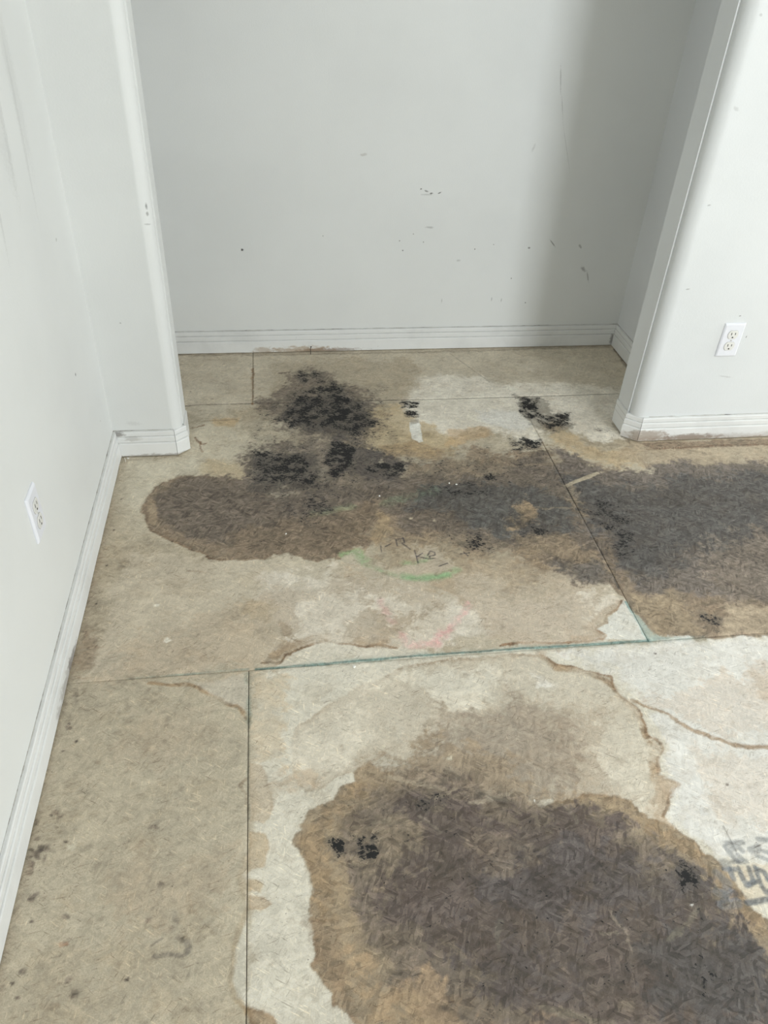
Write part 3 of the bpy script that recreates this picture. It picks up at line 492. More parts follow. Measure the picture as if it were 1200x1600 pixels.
('M',0.81,0.02,[(0.752,0.462),(0.811,0.466),(0.872,0.438),(0.833,0.412),(0.742,0.425)]),
('M',0.74,0.04,[(0.6,0.459),(0.689,0.438),(0.66,0.356),(0.599,0.369)]),
('M',0.68,0.05,[(0.998,0.615),(1.119,0.606),(1.114,0.389),(1.052,0.283),(0.99,0.315)]),
('M',0.81,0.02,[(1.155,0.071),(1.214,0.059),(1.181,0.017),(1.143,0.02)]),
('M',1.0,0.015,[(0.146,-0.423),(0.176,-0.43),(0.183,-0.462),(0.155,-0.471)]),
('M',1.0,0.02,[(0.2,-0.433),(0.228,-0.441),(0.253,-0.461),(0.241,-0.484),(0.199,-0.483)]),
('M',0.94,0.02,[(0.782,-0.55),(0.828,-0.561),(0.834,-0.598),(0.776,-0.592)]),
('M',0.61,0.04,[(0.254,-0.374),(0.389,-0.345),(0.422,-0.378),(0.26,-0.429)]),
('M',0.81,0.015,[(0.235,-0.683),(0.256,-0.688),(0.255,-0.708),(0.239,-0.703)]),
('M',0.61,0.05,[(0.733,-0.715),(0.85,-0.718),(0.836,-0.787),(0.729,-0.774)]),
('M',0.68,0.02,[(0.628,-0.703),(0.665,-0.697),(0.601,-0.73),(0.586,-0.738)]),
('M',0.81,0.01,[(0.365,-0.673),(0.376,-0.674),(0.372,-0.684)]),
('M',0.47,0.03,[(0.351,0.911),(0.633,0.817),(0.988,0.849),(0.928,0.724),(0.514,0.736)]),
('M',0.61,0.02,[(1.215,0.984),(1.237,0.966),(1.22,0.946),(1.197,0.964)]),
('M',0.68,0.02,[(1.181,0.986),(1.25,0.982),(1.241,0.94),(1.181,0.953)]),
('M',0.42,0.05,[(0.019,1.268),(0.492,1.337),(0.52,0.9),(0.486,0.687),(0.24,0.577),(-0.001,0.627),(-0.023,0.975)]),
('M',0.36,0.05,[(0.612,0.933),(1.005,0.907),(1.009,0.648),(0.862,0.381),(0.546,0.379),(0.481,0.654)]),
('M',0.3,0.06,[(0.217,-0.37),(0.65,-0.416),(0.828,-0.615),(0.889,-0.733),(0.838,-0.825),(0.319,-0.764),(0.198,-0.545)]),
('M',0.3,0.06,[(1.032,0.716),(1.67,0.671),(1.408,0.2),(1.014,0.234)]),
('M',0.5,0.02,[(0.311,1.054),(0.407,1.027),(0.372,0.91),(0.29,0.935)]),
('L',(120,158,112),0.5,0.012,0.006,0.35,1.0,[(0.295,0.373),(0.325,0.331),(0.373,0.297),(0.439,0.276),(0.508,0.277),(0.557,0.299)]),
('L',(112,150,110),0.6,0.01,0.004,0.2,1.0,[(0.405,0.279),(0.463,0.269),(0.527,0.281)]),
('L',(120,158,112),0.5,0.01,0.01,0.5,1.0,[(0.252,0.39),(0.297,0.394),(0.328,0.357)]),
('L',(120,158,112),0.5,0.008,0.01,0.4,1.0,[(0.414,0.342),(0.449,0.342),(0.487,0.352)]),
('L',(110,128,104),0.5,0.012,0.01,0.5,1.0,[(0.184,0.582),(0.26,0.591),(0.3,0.604)]),
('L',(106,124,100),0.4,0.02,0.02,0.5,1.0,[(0.397,0.612),(0.479,0.638),(0.563,0.664)]),
('L',(206,158,156),0.45,0.01,0.01,0.45,1.0,[(0.334,0.2),(0.345,0.16),(0.357,0.125)]),
('L',(206,158,156),0.6,0.01,0.01,0.4,1.0,[(0.564,0.17),(0.525,0.121),(0.478,0.075),(0.449,0.052)]),
('L',(206,158,156),0.6,0.014,0.012,0.4,1.0,[(0.37,0.07),(0.399,0.036),(0.448,0.046),(0.479,0.081)]),
('L',(70,62,54),0.75,0.0028,0.001,0.25,0.6,[(-0.225,1.219),(-0.175,1.225),(0.125,1.221),(0.245,1.223),(0.594,1.217)]),
('L',(70,66,60),0.7,0.0028,0.001,0.25,0.6,[(0.594,1.217),(0.808,1.214),(1.2,1.215),(1.427,1.217)]),
('L',(112,84,62),0.7,0.004,0.006,0.2,0.6,[(-0.194,1.073),(-0.157,1.091)]),
('L',(118,88,66),0.7,0.004,0.006,0.2,0.6,[(-0.182,1.009),(-0.159,0.969),(-0.143,0.975)]),
('L',(112,84,62),0.6,0.003,0.006,0.2,0.6,[(-0.164,0.984),(-0.153,0.923)]),
('D',(96,78,62),0.8,0.005,[(-0.216,1.319),(-0.137,1.264)]),
('L',(110,98,84),0.5,0.003,0.004,0.3,0.6,[(-0.197,1.115),(-0.047,1.118)]),
('L',(70,104,100),0.8,0.0035,0.001,0.1,0.6,[(0.017,0.002),(0.165,0.003),(0.348,0.006),(0.631,0.006),(0.979,0.003)]),
('L',(110,132,126),0.5,0.009,0.003,0.3,1.0,[(0.135,0.004),(0.348,0.006),(0.631,0.006),(1.123,-0.002)]),
('L',(70,104,100),0.5,0.003,0.001,0.3,0.6,[(-0.271,0.001),(-0.001,0.004)]),
('L',(100,120,112),0.55,0.007,0.003,0.3,1.0,[(-0.001,-0.01),(0.0,-0.141)]),
('L',(90,96,86),0.5,0.004,0.002,0.4,0.6,[(0.0,-0.141),(0.0,-0.374)]),
('L',(100,128,124),0.6,0.004,0.001,0.0,0.6,[(0.973,0.139),(0.979,0.003)]),
('L',(62,60,58),0.6,0.003,0.001,0.0,0.6,[(0.978,0.869),(0.976,0.552),(0.98,0.409),(0.974,0.187)]),
('L',(120,84,48),0.7,0.005,0.004,0.3,0.6,[(0.007,1.49),(0.007,1.215)]),
('L',(120,112,100),0.5,0.0022,0.001,0.0,0.6,[(0.792,1.576),(0.896,1.331)]),
('L',(110,104,96),0.5,0.002,0.001,0.0,0.6,[(0.93,-0.487),(0.93,-0.54)]),
('L',(58,54,62),0.75,0.0022,0.001,0.0,0.6,[(0.362,0.414),(0.36,0.389)]),
('L',(58,54,62),0.75,0.0022,0.001,0.0,0.6,[(0.374,0.41),(0.391,0.419)]),
('L',(58,54,62),0.75,0.0022,0.001,0.0,0.6,[(0.407,0.438),(0.408,0.41)]),
('L',(58,54,62),0.75,0.0022,0.001,0.0,0.6,[(0.412,0.44),(0.429,0.442)]),
('L',(58,54,62),0.75,0.0022,0.001,0.0,0.6,[(0.428,0.445),(0.43,0.422)]),
('L',(58,54,62),0.75,0.0022,0.001,0.0,0.6,[(0.452,0.387),(0.454,0.36),(0.453,0.333)]),
('L',(58,54,62),0.75,0.0022,0.001,0.0,0.6,[(0.454,0.36),(0.473,0.374)]),
('L',(58,54,62),0.75,0.0022,0.001,0.0,0.6,[(0.456,0.362),(0.485,0.349)]),
('L',(58,54,62),0.75,0.0022,0.001,0.0,0.6,[(0.485,0.363),(0.496,0.381),(0.507,0.374),(0.507,0.363),(0.49,0.36),(0.49,0.349),(0.504,0.35)]),
('L',(58,54,62),0.75,0.0022,0.001,0.0,0.6,[(0.579,0.363),(0.601,0.364)]),
('L',(58,54,62),0.75,0.0022,0.001,0.0,0.6,[(0.588,0.37),(0.597,0.353)]),
('L',(58,54,62),0.75,0.0022,0.001,0.0,0.6,[(0.509,0.318),(0.534,0.327)]),
('L',(58,54,62),0.75,0.0022,0.001,0.0,0.6,[(0.442,0.393),(0.423,0.422)]),
('F',(198,186,166),0.8,0.006,None,0.004,0.3,None,[(0.889,-0.564),(0.98,-0.569),(1.027,-0.579),(0.996,-0.632),(0.945,-0.633),(0.902,-0.633),(0.896,-0.605),(0.893,-0.577)]),
('L',(104,107,110),0.85,0.0055,0.0015,0.12,0.5,[(0.901,-0.572),(0.898,-0.59)]),
('L',(104,107,110),0.85,0.0055,0.0015,0.12,0.5,[(0.889,-0.571),(0.909,-0.573)]),
('L',(104,107,110),0.85,0.0055,0.0015,0.12,0.5,[(0.918,-0.572),(0.916,-0.592),(0.917,-0.604),(0.922,-0.603)]),
('L',(104,107,110),0.85,0.0055,0.0015,0.12,0.5,[(0.938,-0.573),(0.933,-0.6)]),
('L',(104,107,110),0.85,0.0055,0.0015,0.12,0.5,[(0.923,-0.602),(0.938,-0.6)]),
('L',(104,107,110),0.85,0.0055,0.0015,0.12,0.5,[(0.951,-0.574),(0.945,-0.609),(0.947,-0.621),(0.964,-0.618)]),
('L',(104,107,110),0.85,0.0055,0.0015,0.12,0.5,[(0.955,-0.578),(0.964,-0.584),(0.967,-0.6)]),
('L',(104,107,110),0.85,0.0055,0.0015,0.12,0.5,[(0.963,-0.599),(0.975,-0.599)]),
('L',(104,107,110),0.6,0.0055,0.0015,0.12,0.5,[(0.921,-0.523),(0.939,-0.523),(0.952,-0.524)]),
('L',(104,107,110),0.6,0.0055,0.0015,0.12,0.5,[(0.924,-0.534),(0.938,-0.532),(0.943,-0.541)]),
('L',(104,107,110),0.6,0.0055,0.0015,0.12,0.5,[(0.913,-0.529),(0.917,-0.544),(0.923,-0.56)]),
('L',(104,107,110),0.6,0.0055,0.0015,0.12,0.5,[(0.913,-0.559),(0.94,-0.561)]),
('L',(104,107,110),0.6,0.0055,0.0015,0.12,0.5,[(0.93,-0.547),(0.934,-0.557)]),
('L',(104,107,110),0.6,0.0055,0.0015,0.12,0.5,[(0.959,-0.538),(0.98,-0.533),(0.973,-0.544),(0.958,-0.543)]),
('L',(104,107,110),0.6,0.0055,0.0015,0.12,0.5,[(0.966,-0.553),(0.978,-0.559),(0.983,-0.562)]),
('L',(104,107,110),0.6,0.0055,0.0015,0.12,0.5,[(0.986,-0.521),(1.004,-0.525)]),
('L',(104,107,110),0.6,0.0055,0.0015,0.12,0.5,[(0.982,-0.543),(0.994,-0.551)]),
('L',(104,107,110),0.9,0.006,0.0015,0.12,0.5,[(0.902,-0.635),(0.922,-0.634),(0.956,-0.633)]),
('L',(104,107,110),0.6,0.01,0.0015,0.12,0.5,[(0.895,-0.56),(0.9,-0.561)]),
('L',(104,107,110),0.6,0.01,0.0015,0.12,0.5,[(0.872,-0.577),(0.882,-0.597),(0.876,-0.608)]),
('L',(104,107,110),0.6,0.01,0.0015,0.12,0.5,[(0.857,-0.611),(0.867,-0.617)]),
('L',(104,107,110),0.6,0.01,0.0015,0.12,0.5,[(0.853,-0.633),(0.884,-0.634)]),
('L',(92,84,76),0.6,0.003,0.004,0.3,0.6,[(-0.384,-0.016),(-0.374,-0.022)]),
('L',(92,84,76),0.6,0.003,0.004,0.3,0.6,[(-0.381,-0.025),(-0.373,-0.036)]),
('L',(92,84,76),0.6,0.003,0.004,0.3,0.6,[(-0.384,-0.037),(-0.374,-0.038)]),
('L',(92,84,76),0.6,0.003,0.004,0.3,0.6,[(-0.378,-0.043),(-0.373,-0.052)]),
('L',(92,84,76),0.6,0.003,0.004,0.3,0.6,[(-0.382,-0.057),(-0.371,-0.049)]),
('L',(92,84,76),0.6,0.003,0.004,0.3,0.6,[(-0.4,-0.044),(-0.397,-0.055)]),
('L',(104,92,82),0.7,0.004,0.002,0.2,0.6,[(-0.392,-0.373),(-0.387,-0.373)]),
('L',(104,92,82),0.7,0.004,0.002,0.2,0.6,[(-0.397,-0.393),(-0.393,-0.394)]),
('L',(104,92,82),0.7,0.004,0.002,0.2,0.6,[(-0.398,-0.405),(-0.394,-0.407)]),
('L',(104,92,82),0.7,0.004,0.002,0.2,0.6,[(-0.395,-0.416),(-0.387,-0.419)]),
('L',(104,92,82),0.7,0.004,0.002,0.2,0.6,[(-0.393,-0.424),(-0.387,-0.422)]),
('L',(104,92,82),0.7,0.004,0.002,0.2,0.6,[(-0.394,-0.435),(-0.388,-0.439),(-0.389,-0.427)]),
('L',(104,92,82),0.7,0.004,0.002,0.2,0.6,[(-0.4,-0.336),(-0.397,-0.341)]),
('D',(84,74,68),0.85,0.0045,[(-0.376,0.543),(-0.377,0.396),(-0.376,0.251),(-0.376,0.106),(-0.378,-0.18),(-0.354,-0.158),(-0.375,-0.396),(-0.377,-0.624),(-0.194,-0.641),(-0.334,-0.382),(-0.373,0.686),(-0.379,-0.113),(-0.374,-0.328),(0.982,-0.398),(0.977,-0.039),(-0.367,-0.525),(-0.364,-0.647)]),
('D',(110,98,88),0.6,0.009,[(-0.381,-0.123),(-0.352,-0.329),(-0.366,-0.323),(-0.377,-0.405),(-0.373,-0.482),(-0.366,-0.606),(-0.301,-0.571),(-0.315,-0.529),(-0.382,-0.4),(-0.37,-0.392),(-0.171,-0.549),(-0.155,-0.485),(-0.179,-0.376),(-0.278,-0.648),(-0.282,-0.628),(-0.364,0.107),(-0.383,0.15)]),
('L',(104,94,86),0.7,0.005,0.004,0.0,0.6,[(-0.384,-0.401),(-0.376,-0.394),(-0.368,-0.388)]),
('L',(112,102,92),0.6,0.003,0.002,0.0,0.6,[(-0.376,-0.396),(-0.352,-0.401)]),
('L',(112,102,92),0.6,0.003,0.002,0.0,0.6,[(-0.367,-0.408),(-0.369,-0.418)]),
('L',(108,98,90),0.6,0.004,0.003,0.0,0.6,[(-0.379,-0.486),(-0.368,-0.478)]),
('L',(104,98,92),0.6,0.004,0.003,0.1,0.6,[(-0.154,-0.608),(-0.131,-0.608),(-0.107,-0.613),(-0.097,-0.608),(-0.094,-0.6)]),
('L',(108,102,94),0.6,0.002,0.002,0.1,0.6,[(-0.161,-0.591),(-0.141,-0.58)]),
('L',(110,104,96),0.5,0.006,0.004,0.0,0.6,[(-0.126,-0.543),(-0.122,-0.552),(-0.126,-0.567)]),
('L',(110,104,96),0.5,0.005,0.008,0.0,0.6,[(-0.114,-0.582),(-0.1,-0.594),(-0.102,-0.607)]),
('L',(118,108,98),0.5,0.003,0.003,0.5,0.6,[(-0.156,-0.64),(-0.13,-0.641),(-0.103,-0.645)]),
('L',(150,134,116),0.5,0.004,0.002,0.0,0.6,[(-0.162,0.355),(-0.075,0.337)]),
('L',(96,80,64),0.5,0.003,0.002,0.0,0.6,[(0.691,0.219),(0.73,0.208)]),
('L',(128,112,94),0.6,0.006,0.004,0.3,0.6,[(-0.323,-0.663),(-0.297,-0.666)]),
('D',(150,116,92),0.6,0.006,[(-0.301,-0.571),(-0.309,-0.571)]),
('F',(128,112,94),0.6,0.02,None,0.015,0.8,None,[(-0.405,0.131),(-0.402,0.183),(-0.376,0.181),(-0.36,0.127),(-0.362,0.048),(-0.386,0.021),(-0.399,0.032)]),
('L',(138,124,106),0.5,0.01,0.008,0.35,1.0,[(-0.39,0.906),(-0.395,0.657),(-0.399,0.405),(-0.399,0.13),(-0.403,-0.097),(-0.403,-0.322),(-0.396,-0.476),(-0.401,-0.598),(-0.4,-0.679)]),
('L',(120,108,92),0.5,0.008,0.006,0.35,1.0,[(-0.381,0.895),(-0.2,0.904)]),
('L',(112,100,86),0.5,0.01,0.008,0.25,1.0,[(-0.276,1.61),(0.27,1.595),(0.787,1.594),(1.472,1.609)]),
('L',(110,98,84),0.6,0.006,0.006,0.0,0.6,[(1.559,1.581),(1.491,1.584)]),
('L',(112,100,88),0.55,0.008,0.006,0.2,0.6,[(1.491,1.584),(1.482,1.388)]),
('L',(104,92,78),0.6,0.008,0.006,0.2,0.6,[(1.266,1.006),(1.279,0.877)]),
('F',(222,220,212),0.95,0.004,None,0.003,0.3,None,[(0.545,1.06),(0.58,1.066),(0.577,1.008),(0.569,0.936),(0.557,0.929),(0.537,0.954),(0.54,1.01)]),
('F',(150,142,130),0.7,0.003,None,0.002,0.3,None,[(0.552,1.077),(0.58,1.079),(0.578,1.054),(0.546,1.051)]),
('L',(176,164,142),0.75,0.007,0.002,0.05,0.3,[(0.982,0.657),(1.018,0.675),(1.104,0.715)]),
('L',(176,164,142),0.5,0.005,0.002,0.0,0.3,[(1.066,0.693),(1.104,0.715)]),
('L',(158,142,118),0.434,0.0059499999999999996,0.007,0.2,0.5,[(0.878,0.774),(0.961,0.783)]),
('L',(150,136,114),0.372,0.00425,0.007,0.2,0.5,[(0.864,0.545),(0.973,0.542)]),
('L',(150,146,118),0.372,0.0085,0.007,0.2,0.5,[(0.178,0.567),(0.293,0.595)]),
('L',(158,142,118),0.372,0.0051,0.007,0.2,0.5,[(0.794,0.406),(0.884,0.419)]),
('L',(170,158,142),0.372,0.0034,0.007,0.2,0.5,[(0.525,-0.198),(0.608,-0.24)]),
('L',(172,160,140),0.434,0.00425,0.007,0.2,0.5,[(0.28,-0.307),(0.395,-0.35)]),
('L',(160,148,126),0.372,0.00425,0.007,0.2,0.5,[(0.372,-0.368),(0.421,-0.353)]),
('L',(176,164,144),0.403,0.0051,0.007,0.2,0.5,[(0.444,-0.384),(0.519,-0.373)]),
('L',(160,148,132),0.372,0.0034,0.007,0.2,0.5,[(0.339,-0.404),(0.371,-0.441)]),
('L',(166,152,134),0.372,0.00255,0.007,0.2,0.5,[(0.647,-0.627),(0.663,-0.692)]),
('L',(160,148,130),0.372,0.0034,0.007,0.2,0.5,[(0.611,-0.661),(0.644,-0.66)]),
('L',(150,140,120),0.372,0.0068,0.007,0.2,0.5,[(0.485,-0.76),(0.587,-0.795)]),
('L',(150,140,126),0.31,0.0051,0.007,0.2,0.5,[(0.63,-0.417),(0.645,-0.45)]),
('L',(160,150,130),0.372,0.00425,0.007,0.2,0.5,[(0.238,-0.406),(0.269,-0.407)]),
('L',(130,124,112),0.372,0.0051,0.007,0.2,0.5,[(0.425,-0.659),(0.443,-0.618)]),
('L',(150,142,124),0.31,0.0059499999999999996,0.007,0.2,0.5,[(0.735,-0.683),(0.812,-0.637)]),
('L',(178,166,150),0.31,0.007649999999999999,0.007,0.2,0.5,[(0.634,0.134),(0.659,0.202)]),
('L',(182,170,154),0.31,0.0068,0.007,0.2,0.5,[(0.186,0.13),(0.193,0.231)]),
('L',(166,152,128),0.31,0.0051,0.007,0.2,0.5,[(0.58,0.896),(0.721,0.879)]),
('L',(166,152,130),0.372,0.0034,0.007,0.2,0.5,[(0.643,0.869),(0.838,0.867)]),
('L',(214,208,196),0.248,0.0102,0.007,0.2,0.5,[(1.049,1.475),(1.095,1.408)]),
('D',(226,224,216),0.9,0.003,[(0.387,0.645),(0.613,0.694),(0.633,0.686),(0.101,0.488),(0.244,-0.01),(0.799,-0.629),(0.571,-0.393)]),
('D',(200,186,160),0.7,0.006,[(0.533,0.515),(0.462,0.533),(0.748,0.227)]),
('D',(218,212,198),0.8,0.008,[(-0.229,0.229),(-0.189,0.111)]),
('D',(196,190,172),0.6,0.012,[(-0.316,-0.386),(0.285,-0.235),(0.415,-0.28)])]


rs = np.random.RandomState(7)
_lat = rs.rand(12, 512, 512).astype(np.float32)
def vnoise(x, y, seed):
    g = _lat[seed % 12]
    x = x + seed * 17.31; y = y + seed * 5.77
    xi = np.floor(x); yi = np.floor(y); fx = x - xi; fy = y - yi
    fx = fx * fx * (3 - 2 * fx); fy = fy * fy * (3 - 2 * fy)
    xi = xi.astype(np.int64) & 511; yi = yi.astype(np.int64) & 511; x1 = (xi + 1) & 511; y1 = (yi + 1) & 511
    a = g[yi, xi]; b = g[yi, x1]; c = g[y1, xi]; d = g[y1, x1]
    return (a + (b - a) * fx) * (1 - fy) + (c + (d - c) * fx) * fy
def fbm(x, y, f, octs=4, seed=0, rough=.55):
    s = 0; a = 1; t = 0
    for o in range(octs):
        s = s + a * vnoise(x * f, y * f, seed + o); t += a; a *= rough; f *= 2.03
    return s / t          # 0..1, mean .5

FINE = .0025
def axis_steps(lo, hi, flo, fhi, fine, coarse):
    a = []
    if lo < flo: a += list(np.arange(lo, flo, coarse))
    a += list(np.arange(max(lo, flo), min(hi, fhi), fine))
    if hi > fhi: a += list(np.arange(max(fhi, lo), hi, coarse))
    a = [v for v in a if v < hi - fine * .4]
    return np.array(a + [hi])

def sstep(e0, e1, v):
    t = np.clip((v - e0) / (e1 - e0), 0, 1); return t * t * (3 - 2 * t)

def seg_dist(px, py, a, b):
    ax, ay = a; bx, by = b; dx = bx - ax; dy = by - ay; L2 = dx * dx + dy * dy + 1e-12
    t = np.clip(((px - ax) * dx + (py - ay) * dy) / L2, 0, 1)
    return (px - ax - t * dx) ** 2 + (py - ay - t * dy) ** 2

def poly_sd(px, py, pts):
    d = np.full(px.shape, 1e9, np.float32); ins = np.zeros(px.shape, bool)
    n = len(pts)
    for i in range(n):
        a = pts[i]; b = pts[(i + 1) % n]
        d = np.minimum(d, seg_dist(px, py, a, b))
        if a[1] != b[1]:
            c = ((a[1] > py) != (b[1] > py)) & (px < (b[0] - a[0]) * (py - a[1]) / (b[1] - a[1]) + a[0])
            ins ^= c
    d = np.sqrt(d); return np.where(ins, -d, d)

# random flakes of the oriented strand board, shared by all panels
rnd = random.Random(11)
STRANDS = []
for i in range(14000):
    STRANDS.append((rnd.uniform(-.45, 1.9), rnd.uniform(-.9, 1.65), rnd.uniform(.012, .05), rnd.uniform(.0018, .0075),
                    rnd.gauss(0, .6), rnd.uniform(-1, 1)))

def paint(xs, ys):
    X, Y = np.meshgrid(xs.astype(np.float32), ys.astype(np.float32))
    S = np.zeros_like(X); Hh = np.zeros_like(X)
    x0, x1, y0, y1 = xs[0], xs[-1], ys[0], ys[-1]
    for (cx, cy, hl, hw, an, tone) in STRANDS:
        if cx < x0 - hl or cx > x1 + hl or cy < y0 - hl or cy > y1 + hl: continue
        ca = math.cos(an); sa = math.sin(an); ex = abs(ca) * hl + hw; ey = abs(sa) * hl + hw
        i0, i1 = np.searchsorted(xs, [cx - ex, cx + ex]); j0, j1 = np.searchsorted(ys, [cy - ey, cy + ey])
        if i1 <= i0 or j1 <= j0: continue
        dx = X[j0:j1, i0:i1] - cx; dy = Y[j0:j1, i0:i1] - cy
        u = (dx * ca + dy * sa) / hl; v = (-dx * sa + dy * ca) / hw
        m = sstep(1.0, .8, np.abs(u) + .12 * np.sin(v * 5 + cx * 90)) * sstep(1.0, .55, np.abs(v) + .15 * np.sin(u * 9 + cy * 50))
        S[j0:j1, i0:i1] = S[j0:j1, i0:i1] * (1 - m) + tone * m
        Hh[j0:j1, i0:i1] = Hh[j0:j1, i0:i1] * (1 - m) + (tone * .5 + .5) * m
    # ragged-edge warps
    wA = (fbm(X, Y, 30, 5, 1, .72) - .5) * 1.5; wB = (fbm(X, Y, 30, 5, 5, .72) - .5) * 1.5
    wC = fbm(X, Y, 9, 3, 2) - .5; wD = fbm(X, Y, 9, 3, 8) - .5
    big = fbm(X, Y, 5, 4, 3); med = fbm(X, Y, 16, 4, 4, .6); fin = fbm(X, Y, 75, 3, 6, .7)
    
    def rot(a, kx, ky):
        ca, sa = math.cos(a), math.sin(a); return (X * ca + Y * sa) * kx, (-X * sa + Y * ca) * ky
    s1 = sstep(.46, .52, fbm(X, Y, 24, 2, 7)); s2 = sstep(.5, .56, fbm(X, Y, 21, 2, 11))
    fib = fbm(*rot(.25, .25, 1.), 105, 3, 9, .6) * (1 - s1) + fbm(*rot(1.05, .25, 1.), 105, 3, 2, .6) * s1
    fib = fib * (1 - s2) + fbm(*rot(-.65, .25, 1.), 105, 3, 4, .6) * s2
    mot = np.clip((med - .5) * 2.6 + S * .45 + (fin - .5) * 1.1 + (fib - .5) * 1.3, -1, 1)   # mottling for soft stains
    n4 = fbm(X, Y, 13, 3, 7)
    base = s2l((182, 172, 153)); alt = s2l((166, 154, 134))
    k = sstep(.35, .65, big)[..., None]
    col = np.array(base, np.float32) * (1 - k) + np.array(alt, np.float32) * k
    mold = np.zeros_like(X)
    def bbox(pts, pad):
        px = [q[0] for q in pts]; py = [q[1] for q in pts]
        i0, i1 = np.searchsorted(xs, [min(px) - pad, max(px) + pad]); j0, j1 = np.searchsorted(ys, [min(py) - pad, max(py) + pad])
        return i0, i1, j0, j1
    for op in OPS:
        pts = op[-1]
        if op[0] == 'F':
            _, c, o, edge, rim, warp, mott, _s, _ = op
            pad = edge * 2 + warp * 3 + .03
            i0, i1, j0, j1 = bbox(pts, pad)
            if i1 <= i0 or j1 <= j0: continue
            sl = (slice(j0, j1), slice(i0, i1)); wf = warp * 2.4; wl = warp * 2.2
            px = X[sl] + wA[sl] * wf + wC[sl] * wl; py = Y[sl] + wB[sl] * wf + wD[sl] * wl
            sd = poly_sd(px, py, pts)
            sdm = sd - mot[sl] * edge * mott * (1.0 if edge > .012 else .0)
            m = sstep(edge * .5, -edge * .5, sdm)
            op_eff = np.clip(o * (1 + mott * .35 * mot[sl]), 0, 1)
            m = (m * op_eff)[..., None]
            col[sl] = col[sl] * (1 - m) + np.array(s2l(c), np.float32) * m
            if rim:
                rc, ro, rw = rim
                w2 = rw * (.35 + 1.5 * np.clip(med[sl] * 2 - .5, 0, 1.2))
                r = sstep(w2 * 1.6, w2 * .1, -sd) * sstep(.002, -.001, sd) * ro * np.clip(.15 + 1.3 * (big[sl] * 2 - .55), .15, 1)
                r = r[..., None]; col[sl] = col[sl] * (1 - r) + np.array(s2l(rc), np.float32) * r
        elif op[0] == 'L':
            _, c, o, w, warp, gate, soft, _ = op
            pad = w * 2 + warp * 3 + .01
            i0, i1, j0, j1 = bbox(pts, pad)
            if i1 <= i0 or j1 <= j0: continue
            sl = (slice(j0, j1), slice(i0, i1)); wf = warp * 2.2
            px = X[sl] + wA[sl] * wf + wC[sl] * warp; py = Y[sl] + wB[sl] * wf + wD[sl] * warp
            d = np.full(px.shape, 1e9, np.float32)
            for a, b in zip(pts[:-1], pts[1:]): d = np.minimum(d, seg_dist(px, py, a, b))
            d = np.sqrt(d); ww = w * (.7 + .7 * med[sl])
            m = sstep(ww * (1 + soft * .5), ww * (1 - soft), d) * o
            if gate == 0 and w >= .003: m = m * (.40 + .75 * sstep(.36, .62, n4[sl]))
            if gate > 0:
                gn = .5 * fin[sl] + .5 * med[sl]
                m = m * (1 - gate + gate * sstep(.42, .58, gn)) * (1 if gate < .3 else .35 + .65 * sstep(.35, .6, fib[sl] * .5 + gn * .5))
            m = m[..., None]
            col[sl] = col[sl] * (1 - m) + np.array(s2l(c), np.float32) * m
        elif op[0] == 'M':
            _, st, edge, _ = op
            i0, i1, j0, j1 = bbox(pts, edge * 2 + .04)
            if i1 <= i0 or j1 <= j0: continue
            sl = (slice(j0, j1), slice(i0, i1))
            px = X[sl] + wA[sl] * .03 + wC[sl] * .03; py = Y[sl] + wB[sl] * .03 + wD[sl] * .03
            sd = poly_sd(px, py, pts)
            m = sstep(edge, -edge, sd + (med[sl] - .5) * edge * 1.5) * st
            mold[sl] = np.maximum(mold[sl], m)
        elif op[0] == 'D':
            _, c, o, r, _ = op
            for q in pts:
                i0, i1, j0, j1 = bbox([q], r * 3)
                if i1 <= i0 or j1 <= j0: continue
                sl = (slice(j0, j1), slice(i0, i1))
                px = X[sl] + wA[sl] * r * 2.4 - q[0]; py = (Y[sl] + wB[sl] * r * 2.4 - q[1]) * 1.3
                m = (sstep(r * 1.15, r * .5, np.sqrt(px * px + py * py)) * o)[..., None]
                col[sl] = col[sl] * (1 - m) + np.array(s2l(c), np.float32) * m
    # blotchy wear: hard-edged little islands and worn spots, everywhere
    n1 = fbm(X, Y * 1.3, 20, 5, 10, .68); n2 = fbm(X * .8, Y * 1.4, 48, 4, 3, .7); n3 = fbm(X, Y, 8, 5, 6, .62)
    k1 = (sstep(.52, .57, n1) * sstep(.42, .58, n3) * .20)[..., None]
    col = col * (1 - k1) + col * np.array((.74, .66, .57), np.float32) * k1
    k2 = (sstep(.56, .62, n2) * sstep(.60, .46, n3) * .30)[..., None]
    col = col * (1 - k2) + np.clip(col * 1.28 + .02, 0, .82) * k2
    k3 = (sstep(.60, .66, n2 * .6 + fib * .4) * .38)[..., None]
    col = col * (1 - k3) + col * np.array((.62, .58, .54), np.float32) * k3
    # wood character: strands stay readable, more so where the board is dark
    lum = col.mean(2)
    amp = np.clip(.42 - lum * .85, .05, .34)
    tone = 1 + amp * (S * .75 + (fib - .5) * 2.0 + (fin - .5) * 2.0) + (med - .5) * (.16 + amp * 1.2)
    col = np.clip(col * tone[..., None] * 1.13, .008, 1)
    h = Hh * .0003 + (fin - .5) * .0005 + (big - .5) * .0012
    return X, Y, col, mold, h

